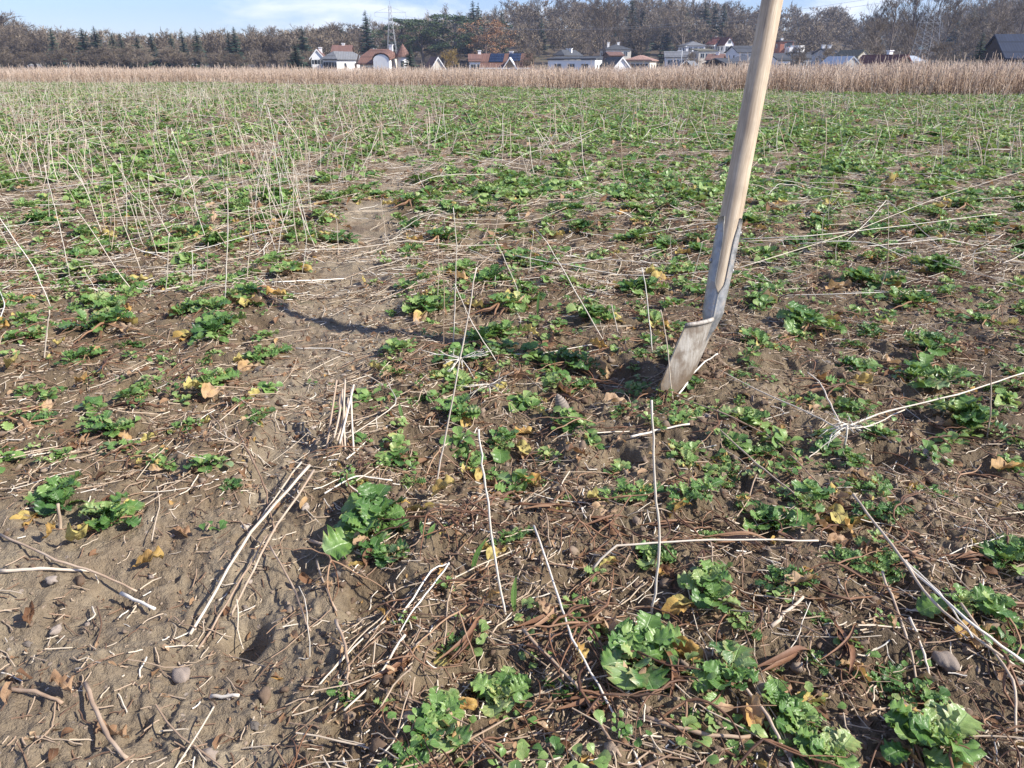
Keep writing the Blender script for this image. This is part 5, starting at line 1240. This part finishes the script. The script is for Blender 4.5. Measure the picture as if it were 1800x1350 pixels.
    def window(x_, z_, w_=wwin, h_=hwin, face='f'):
        f_ = MB(); g_ = MB()
        if face == 'f': y_ = -hd; f_.box(x_-w_/2-.09, x_+w_/2+.09, y_-.06, y_+.05, z_-.09, z_+h_+.09); g_.box(x_-w_/2, x_-.04, y_-.075, y_-.02, z_, z_+h_); g_.box(x_+.04, x_+w_/2, y_-.075, y_-.02, z_, z_+h_)
        else: x0_ = face*hw; y_ = x_; f_.box(x0_-.06, x0_+.06, y_-w_/2-.09, y_+w_/2+.09, z_-.09, z_+h_+.09); g_.box(x0_-.075, x0_+.075, y_-w_/2, y_+w_/2, z_, z_+h_)
        fo_ = f_.build('window', FRAMEM, r_, False); g_.build('pane', GLASS, fo_, False)
    for k_ in range(rows):
        for j in range(win):
            zz = he-1.85-2.7*k_
            if zz > .3: window((-1+2*(j+.5)/win)*hw*.86, zz)
    if roof == 'gable' and gable == 'y' and hr > 2.0: window(0, he+.35, .9, 1.0)
    for s in (-1, 1):
        for yy in (-.4, .35): window(yy*hd, max(.4, he-1.85), .9, 1.1, s)
    if fascia:
        f_ = MB()
        if gable == 'y':
            for s in (-1, 1): f_.slab([(s*(hw+ov+.02), -hd-.20, he-ov*k_r(hr, hw)-.06), (0, -hd-.20, he+hr-.05), (0, -hd-.20, he+hr+.24), (s*(hw+ov+.02), -hd-.20, he-ov*k_r(hr, hw)+.24)], (0, .055, 0))
        else: f_.box(-hw-ov, hw+ov, -hd-ov-.09, -hd-ov-.01, he-ov*k_r(hr, hd)-.02, he-ov*k_r(hr, hd)+.2)
        f_.build('verge_board', fascia, r_, False)
    if extra: extra(r_, hw, hd, he, hr)
    return r_
def k_r(a, b_): return a/b_
def solar(r_, hw, hd, he, hr, x0, x1, f0=.25, f1=.92):
    a_ = MB(); n_ = np.array([0, -hr, hd]); n_ = n_/np.linalg.norm(n_)
    def pt(x, f): return np.array([x, -hd*(1-f), he+hr*f+.25])+np.array([0, -.05, .05])
    for i in range(3):
        fa, fb = f0+(f1-f0)*i/3+.01, f0+(f1-f0)*(i+1)/3-.01; a_.slab([pt(x0, fa), pt(x1, fa), pt(x1, fb), pt(x0, fb)], (0, -.03, .05))
    a_.build('solar_panel', PVM, r_, False)
def balcony(r_, hw, hd, he, x0, x1, z0=None, mat_=None):
    z0 = he-2.4 if z0 is None else z0; b_ = MB(); b_.box(x0, x1, -hd-1.3, -hd-.003, z0-.15, z0); b_.box(x0, x1, -hd-1.36, -hd-1.28, z0+.002, z0+.95)
    b_.build('balcony', mat_ or WHITE, r_, False)
def x_big(r_, hw, hd, he, hr):                        # red half-hipped house: rounded white gable wing, skylight
    g_ = MB(); x_ = hw*.66; g_.box(x_-1.6, x_+1.6, -hd-1.6, -hd-.003, 0, he+.6)
    a_ = np.linspace(0, math.pi, 9)
    for i in range(8): g_.slab([(x_, -hd-1.6, he+.6), (x_+1.6*math.cos(a_[i]), -hd-1.6, he+.6+1.1*math.sin(a_[i])), (x_+1.6*math.cos(a_[i+1]), -hd-1.6, he+.6+1.1*math.sin(a_[i+1]))], (0, 1.5, 0))
    g_.build('gable_wing', WHITE, r_, False)
    t_ = MB()
    for i in range(8):
        p0 = (x_+1.8*math.cos(a_[i]), -hd-1.7, he+.62+1.25*math.sin(a_[i])); p1 = (x_+1.8*math.cos(a_[i+1]), -hd-1.7, he+.62+1.25*math.sin(a_[i+1])); t_.slab([p0, p1, (p1[0], hd*.0-1, p1[2]+.6), (p0[0], hd*.0-1, p0[2]+.6)], (0, 0, .12))
    t_.build('wing_roof', BRNR, r_, False)
    s_ = MB(); s_.box(-hw*.15, hw*.02, -hd*.42, -hd*.30, he+hr*.62, he+hr*.74); s_.build('skylight', GLASS, r_, False)
    f_ = MB(); f_.slab([(-hw-.75, -hd-.75, he-1.2), (-hw-.75, -hd*.5, he+hr*.5), (-hw-.75, -hd*.5, he+hr*.5+.6), (-hw-.75, -hd-.75, he-.5)], (.1, 0, 0)); f_.build('verge_board', DARKW, r_, False)
def x_solar(r_, hw, hd, he, hr):
    solar(r_, hw, hd, he, hr, -hw*.72, -hw*.12, .3, .95); solar(r_, hw, hd, he, hr, hw*.10, hw*.62, .35, .97)
    d_ = MB(); x_ = hw*.22; d_.slab([(x_-1.6, -hd-.5, he-.9), (x_+1.6, -hd-.5, he-.9), (x_, -hd-.5, he+1.4)], (0, 2.2, 0)); dm = d_.build('dormer', TIMB, r_, False)
    v_ = MB()
    for s in (-1, 1): v_.slab([(x_+s*1.95, -hd-.75, he-1.2), (x_, -hd-.75, he+1.55), (x_, -hd-.75, he+1.85), (x_+s*1.95, -hd-.75, he-.9)], (0, 2.6, 0))
    v_.build('dormer_roof', WHITE, dm, False)
def x_modern(r_, hw, hd, he, hr):
    b_ = MB(); b_.box(-hw*.2, hw*1.5, -hd-3.2, -hd-.01, he-3.6, he-1.7); b_.build('white_wing', WHITE, r_, False); g_ = MB(); g_.box(0, hw*.9, -hd-.08, -hd+.05, he-1.45, he-.2); g_.build('window_band', GLASS, r_, False)
    c_ = MB(); a_ = np.linspace(0, math.pi, 9)
    for i in range(8): c_.slab([(hw*1.3+2.2*math.cos(a_[i]), -hd-1.6-2.4*math.sin(a_[i]), he-3.3), (hw*1.3+2.2*math.cos(a_[i+1]), -hd-1.6-2.4*math.sin(a_[i+1]), he-3.3), (hw*1.3+2.2*math.cos(a_[i+1]), -hd-1.6-2.4*math.sin(a_[i+1]), he-1.2), (hw*1.3+2.2*math.cos(a_[i]), -hd-1.6-2.4*math.sin(a_[i]), he-1.2)], (0, .12, 0))
    c_.build('round_balcony', WHITE, r_, False)
bal = lambda a_, b_: (lambda r_, hw, hd, he, hr: balcony(r_, hw, hd, he, hw*a_, hw*b_))
house('chalet', 'white chalet with broad white verge at the left end of the village', 531, 571, 88, 100, 176, 'gable', WHITE, BRNR, 10, .15, .9, ((.3, .2, .5),), 3, 1, 'y', fascia=WHITE, extra=bal(-.9, .9))
house('villa', 'white villa with grey hipped roof left of the big red roof', 562, 628, 91, 104, 172, 'hip', WHITE, GREYR, 11, -.35, .9, (), 4, 2)
house('red_roof_house', 'red roof just showing behind the grey hipped villa', 576, 618, 80, 92, 205, 'gable', BROWNW, REDR, 8, .1, .5, ((.1, 0, .5),), 2)
house('turret_house', 'big house with steep red half-hipped roof and rounded white gable wing', 628, 696, 87.5, 112, 165, 'halfhip', CREAM, REDR, 9, -.12, .6, ((.78, .1, .9),), 3, 1, extra=x_big)
tw = thing('turret', 'round white turret with pointed red cone roof', 'tower', (at(706, 166), 168, -1.3)); zc_ = topz(706, 99, 166); ztp = topz(704, 78, 166)
m_ = MB(); m_.tube([np.array([0, 0, 0]), np.array([0, 0, (zc_+1.3)*.5]), np.array([0, 0, zc_+1.3])], [1.25, 1.25, 1.25], 16, .5); m_.build('wall', WHITE, tw, True)
m_ = MB(); m_.tube([np.array([0, 0, zc_+1.25]), np.array([0, 0, (zc_+ztp)/2+1.5]), np.array([0, 0, ztp+1.5])], [1.75, .8, .02], 12, .5); m_.build('roof', REDR, tw, False)
m_ = MB(); m_.box(-.35, .35, -1.32, -1.1, zc_-.6, zc_+.5); m_.build('window', GLASS, tw, False)
house('bungalow', 'low house with brown roof and white gable verge right of the turret', 738, 782, 102, 117, 158, 'gable', CREAM, BRNR, 9, .25, .8, (), 1, 1, 'y', fascia=WHITE)
house('small_red_house', 'small house with plain red roof left of the solar roof', 819, 852, 96, 108, 185, 'gable', WHITE, REDR, 9, .05, .5, ((.5, 0, .8),), 2)
house('solar_house', 'large brown roofed house carrying two solar arrays and a white chimney', 842, 942, 95.5, 119, 160, 'gable', BROWNW, BRNR, 10, -.10, .8, ((.15, .1, .5),), 4, 1, fascia=WHITE, extra=x_solar)
house('hip_villa', 'cream villa with blue black hipped roof and two small chimneys', 976, 1028, 88, 97, 190, 'hip', CREAM, DARKR, 11, -.45, .9, ((-.1, 0, .3), (.5, 0, .3)), 3, 1)
house('long_white_house', 'long white flat roofed house with one grey shaded end', 962, 1068, 103.5, 105.5, 138, 'shed', WHITE, DARKR, 8, -.25, .3, (), 3, 1)
house('gabled_annex', 'bright white gable end with black roof at the right of the long white house', 1066, 1104, 102.5, 119, 136, 'gable', WHITE, DARKR, 8, .2, .35, (), 2, 1, 'y', fascia=WHITE)
house('wood_house', 'house with small dull red roof behind the black gable', 1064, 1098, 92, 98, 215, 'gable', BROWNW, REDR, 8, .1, .6, (), 2)
house('hill_house', 'grey house half hidden among trees above the dull red roof', 1058, 1112, 78, 87, 262, 'hip', CREAM, DARKR, 9, .1, .6, ((-.6, 0, .6), (.2, 0, .6)), 3)
house('pink_roof_house', 'cream house with pale pinkish hipped roof', 1097, 1172, 98, 106, 165, 'hip', CREAM, PALER, 10, -.3, .8, (), 4, 1, extra=bal(.3, 1.1))
house('grey_gable_house', 'house with grey slate roof and white front behind the lamp post', 1168, 1222, 91, 101, 200, 'gable', WHITE, GREYR, 10, -.15, .7, ((.3, .1, .3),), 3, 1, extra=bal(-.5, .9))
house('dark_cabin', 'small dark cabin with pointed roof, left of two', 1182, 1212, 110, 120, 150, 'gable', DARKW, GREYR, 6, .2, .4, (), 1, 1, 'y', fascia=FRAMEM)
house('dark_cabin', 'small dark cabin with pointed roof, right of two', 1204, 1236, 109, 121, 147, 'gable', DARKW, GREYR, 7, -.4, .4, (), 1, 1, 'y')
house('timber_house', 'timber house with bright red roof and white chimney near the spade', 1240, 1297, 96, 106, 180, 'gable', TIMB, REDR, 10, -.35, .7, ((.2, -.2, .4),), 3, 1)
house('dark_barn', 'dark brown barn in front of the bright red roof', 1252, 1302, 104, 113, 150, 'gable', DARKW, DARKR, 8, .3, .5, (), 0, 1)
house('hill_farmhouse', 'white house with dark red roof high on the slope', 1243, 1290, 65, 78, 285, 'gable', WHITE, DREDR, 11, -.6, .7, ((-.3, 0, .4),), 3, 2, 'x')
house('hill_farmhouse_annex', 'bright white gable end joined to the house high on the slope', 1267, 1292, 66, 78, 281, 'gable', WHITE, DREDR, 7, .15, .5, (), 2, 2, 'y', extra=bal(-.2, 1.7))
house('slope_bungalow', 'low grey hipped bungalow left of the house high on the slope', 1199, 1243, 73, 80, 275, 'hip', WHITE, GREYR, 9, .1, .8, (), 3)
house('terrace_house', 'small ochre house with terrace below the slope bungalow', 1222, 1262, 86, 90, 250, 'shed', CREAM, GRNR, 8, .1, .5, (), 3)
house('black_roof_house', 'house with wide black roof just left of the spade shaft', 1288, 1345, 81, 92, 235, 'gable', WHITE, DARKR, 10, .1, .8, (), 3)
house('slate_house', 'grey house low behind the spade shaft', 1292, 1350, 98, 108, 170, 'hip', GREYW, GREYR, 9, .2, .6, (), 3)
house('brick_villa', 'modern flat roofed brick villa with round white balconies', 1364, 1398, 69, 73, 262, 'flat', BRICKM, DARKR, 8, .12, .7, ((0, 0, .3),), 1, 1, extra=x_modern)
house('slate_roof_cottage', 'cottage with dark slate roof right of the spade shaft', 1358, 1392, 95, 106, 172, 'gable', WHITE, DARKR, 8, .1, .5, (), 2)
house('dark_row_house', 'long dark slate roof below the brick villa', 1388, 1436, 93, 103, 205, 'gable', GREYW, DARKR, 8, .1, .5, (), 3)
house('chimney_house', 'dark roofed house with two tall chimneys', 1449, 1476, 86, 95, 190, 'gable', GREYW, DARKR, 8, .1, .4, ((-.6, 0, .8), (.6, 0, .8)), 2)
house('grey_shed', 'pale blue grey gabled shed among garden shrubs', 1474, 1508, 101, 113, 135, 'gable', GREYW, ZINC, 7, .2, .4, (), 1, 1, 'y')
house('mossy_roof_house', 'house with mossy roof behind the pale shed', 1494, 1530, 89, 99, 165, 'gable', CREAM, GRNR, 8, .2, .5, (), 2, 1, 'y')
house('red_barn', 'low building with dark red verge and bright tiled roof', 1552, 1600, 98, 113, 128, 'gable', DARKW, DREDR, 9, .35, .6, ((.4, -.1, .7),), 1, 1, 'y', fascia=DREDR)
house('zinc_roof_shed', 'shed with pale blue metal roof right of the red barn', 1590, 1632, 100, 110, 133, 'gable', GREYW, ZINC, 8, .1, .4, (), 1)
house('blue_roof_house', 'steep blue black roof cut by the right edge of the photo', 1770, 1870, 60, 103, 110, 'gable', DARKW, BLUER, 11, -.2, .5, (), 3, cat='house')
# lamp post
lp_ = thing('lamp_post', 'thin grey post in front of the grey gabled house', 'street lamp', (at(1198, 140), 140, -1.2)); m_ = MB(); hz_ = topz(1198, 83, 140)+1.2
m_.tube([np.zeros(3), np.array([0, 0, hz_*.5]), np.array([0, 0, hz_])], [.11, .09, .07], 8, .5); m_.build('post', IRON, lp_); m_ = MB(); m_.tube([np.array([0, 0, hz_-.02]), np.array([.3, -.1, hz_+.08]), np.array([.75, -.2, hz_+.1])], [.07, .09, .08], 8, .5); m_.build('lamp_head', IRON, lp_)
# lattice masts and the wires between them
def mast(name, label, px, pytop, Y, wb, wt, arms, lw):
    x0 = at(px, Y); g0 = gz(x0, Y); h_ = topz(px, pytop, Y)-g0; r_ = thing(name, label, 'power mast', (x0, Y, g0)); m_ = MB(); nl = 11
    def cor(i, k): f = (i/nl); w_ = wb+(wt-wb)*min(1, f*1.15); sx, sy = ((-1, -1), (1, -1), (1, 1), (-1, 1))[k % 4]; return np.array([sx*w_, sy*w_, h_*.93*f])
    for k in range(4):
        m_.tube([cor(i, k) for i in range(nl+1)], lw*1.3, 4, .5, False)
        for i in range(nl):
            m_.tube([cor(i, k), (cor(i, k)+cor(i+1, k+1))/2, cor(i+1, k+1)], lw*.7, 3, .5, False); m_.tube([cor(i+1, k), (cor(i, k+1)+cor(i+1, k))/2, cor(i, k+1)], lw*.7, 3, .5, False)
    m_.tube([np.array([0, 0, h_*.92]), np.array([0, 0, h_*.96]), np.array([0, 0, h_])], lw*1.4, 4, .5, False); m_.build('lattice_tower', IRON, r_, False); ends = []
    for (py, half) in arms:
        z = topz(px, py, Y)-g0; a_ = MB()
        for s in (-1, 1):
            e_ = np.array([s*half, 0, z]); a_.tube([np.array([0, .3, z]), e_*.5+np.array([0, 0, z*.5]), e_], lw, 3, .5, False); a_.tube([np.array([0, 0, z+1.6]), np.array([s*half*.5, 0, z+.85]), e_], lw*.8, 3, .5, False); a_.tube([e_, e_-np.array([0, 0, .5]), e_-np.array([0, 0, 1.1])], lw*1.2, 4, .5, False); ends.append(np.array([x0+s*half, Y, g0+z-1.1]))
        a_.build('crossarm', IRON, r_, False)
    return ends
e1 = mast('power_mast', 'slender lattice mast with one wide crossarm above the red roofs', 690, 1, 275, 1.9, .4, [(22, 5.0)], .04)
e2 = mast('power_mast', 'pale lattice mast rising among tall bare trees at the right', 1624, -40, 150, 1.9, .8, [(-28, 3.4), (40, 2.2)], .03)
for (a_, b_, lab) in ((e1[0], e2[0], 'lower power line crossing the sky between the two masts'), (e1[1], e2[1], 'upper power line crossing the sky between the two masts')):
    s = np.linspace(0, 1, 40)[:, None]; pts = a_+(b_-a_)*s-np.array([0, 0, 5.])*(4*s*(1-s)); m_ = MB(); m_.tube(pts-a_, .022, 4, .5, False); o = m_.build('power_line', IRON); o.location = a_; tag(o, lab, 'cable')

#@@HAZE
HZ = bpy.data.materials.new('haze_air'); HZ.use_nodes = True; t = NT(HZ.node_tree); t.n.clear(); out = t.new('ShaderNodeOutputMaterial'); pv = t.new('ShaderNodeVolumePrincipled')
pv.inputs['Color'].default_value = (.68, .78, 1.0, 1); pv.inputs['Density'].default_value = HAZE_D; pv.inputs['Anisotropy'].default_value = .3; t.l.new(pv.outputs[0], out.inputs['Volume'])
m_ = MB(); m_.box(-820, 820, -60, 1120, -6, 66); o = m_.build('haze', HZ, None, False); tag(o, 'faint blue haze over the far hills', None, None, 'stuff')
for p_ in list(PROT_ALL):
    if not PROT[id(p_)]:
        for ch in list(p_.children): bpy.data.objects.remove(ch)
        bpy.data.objects.remove(p_)
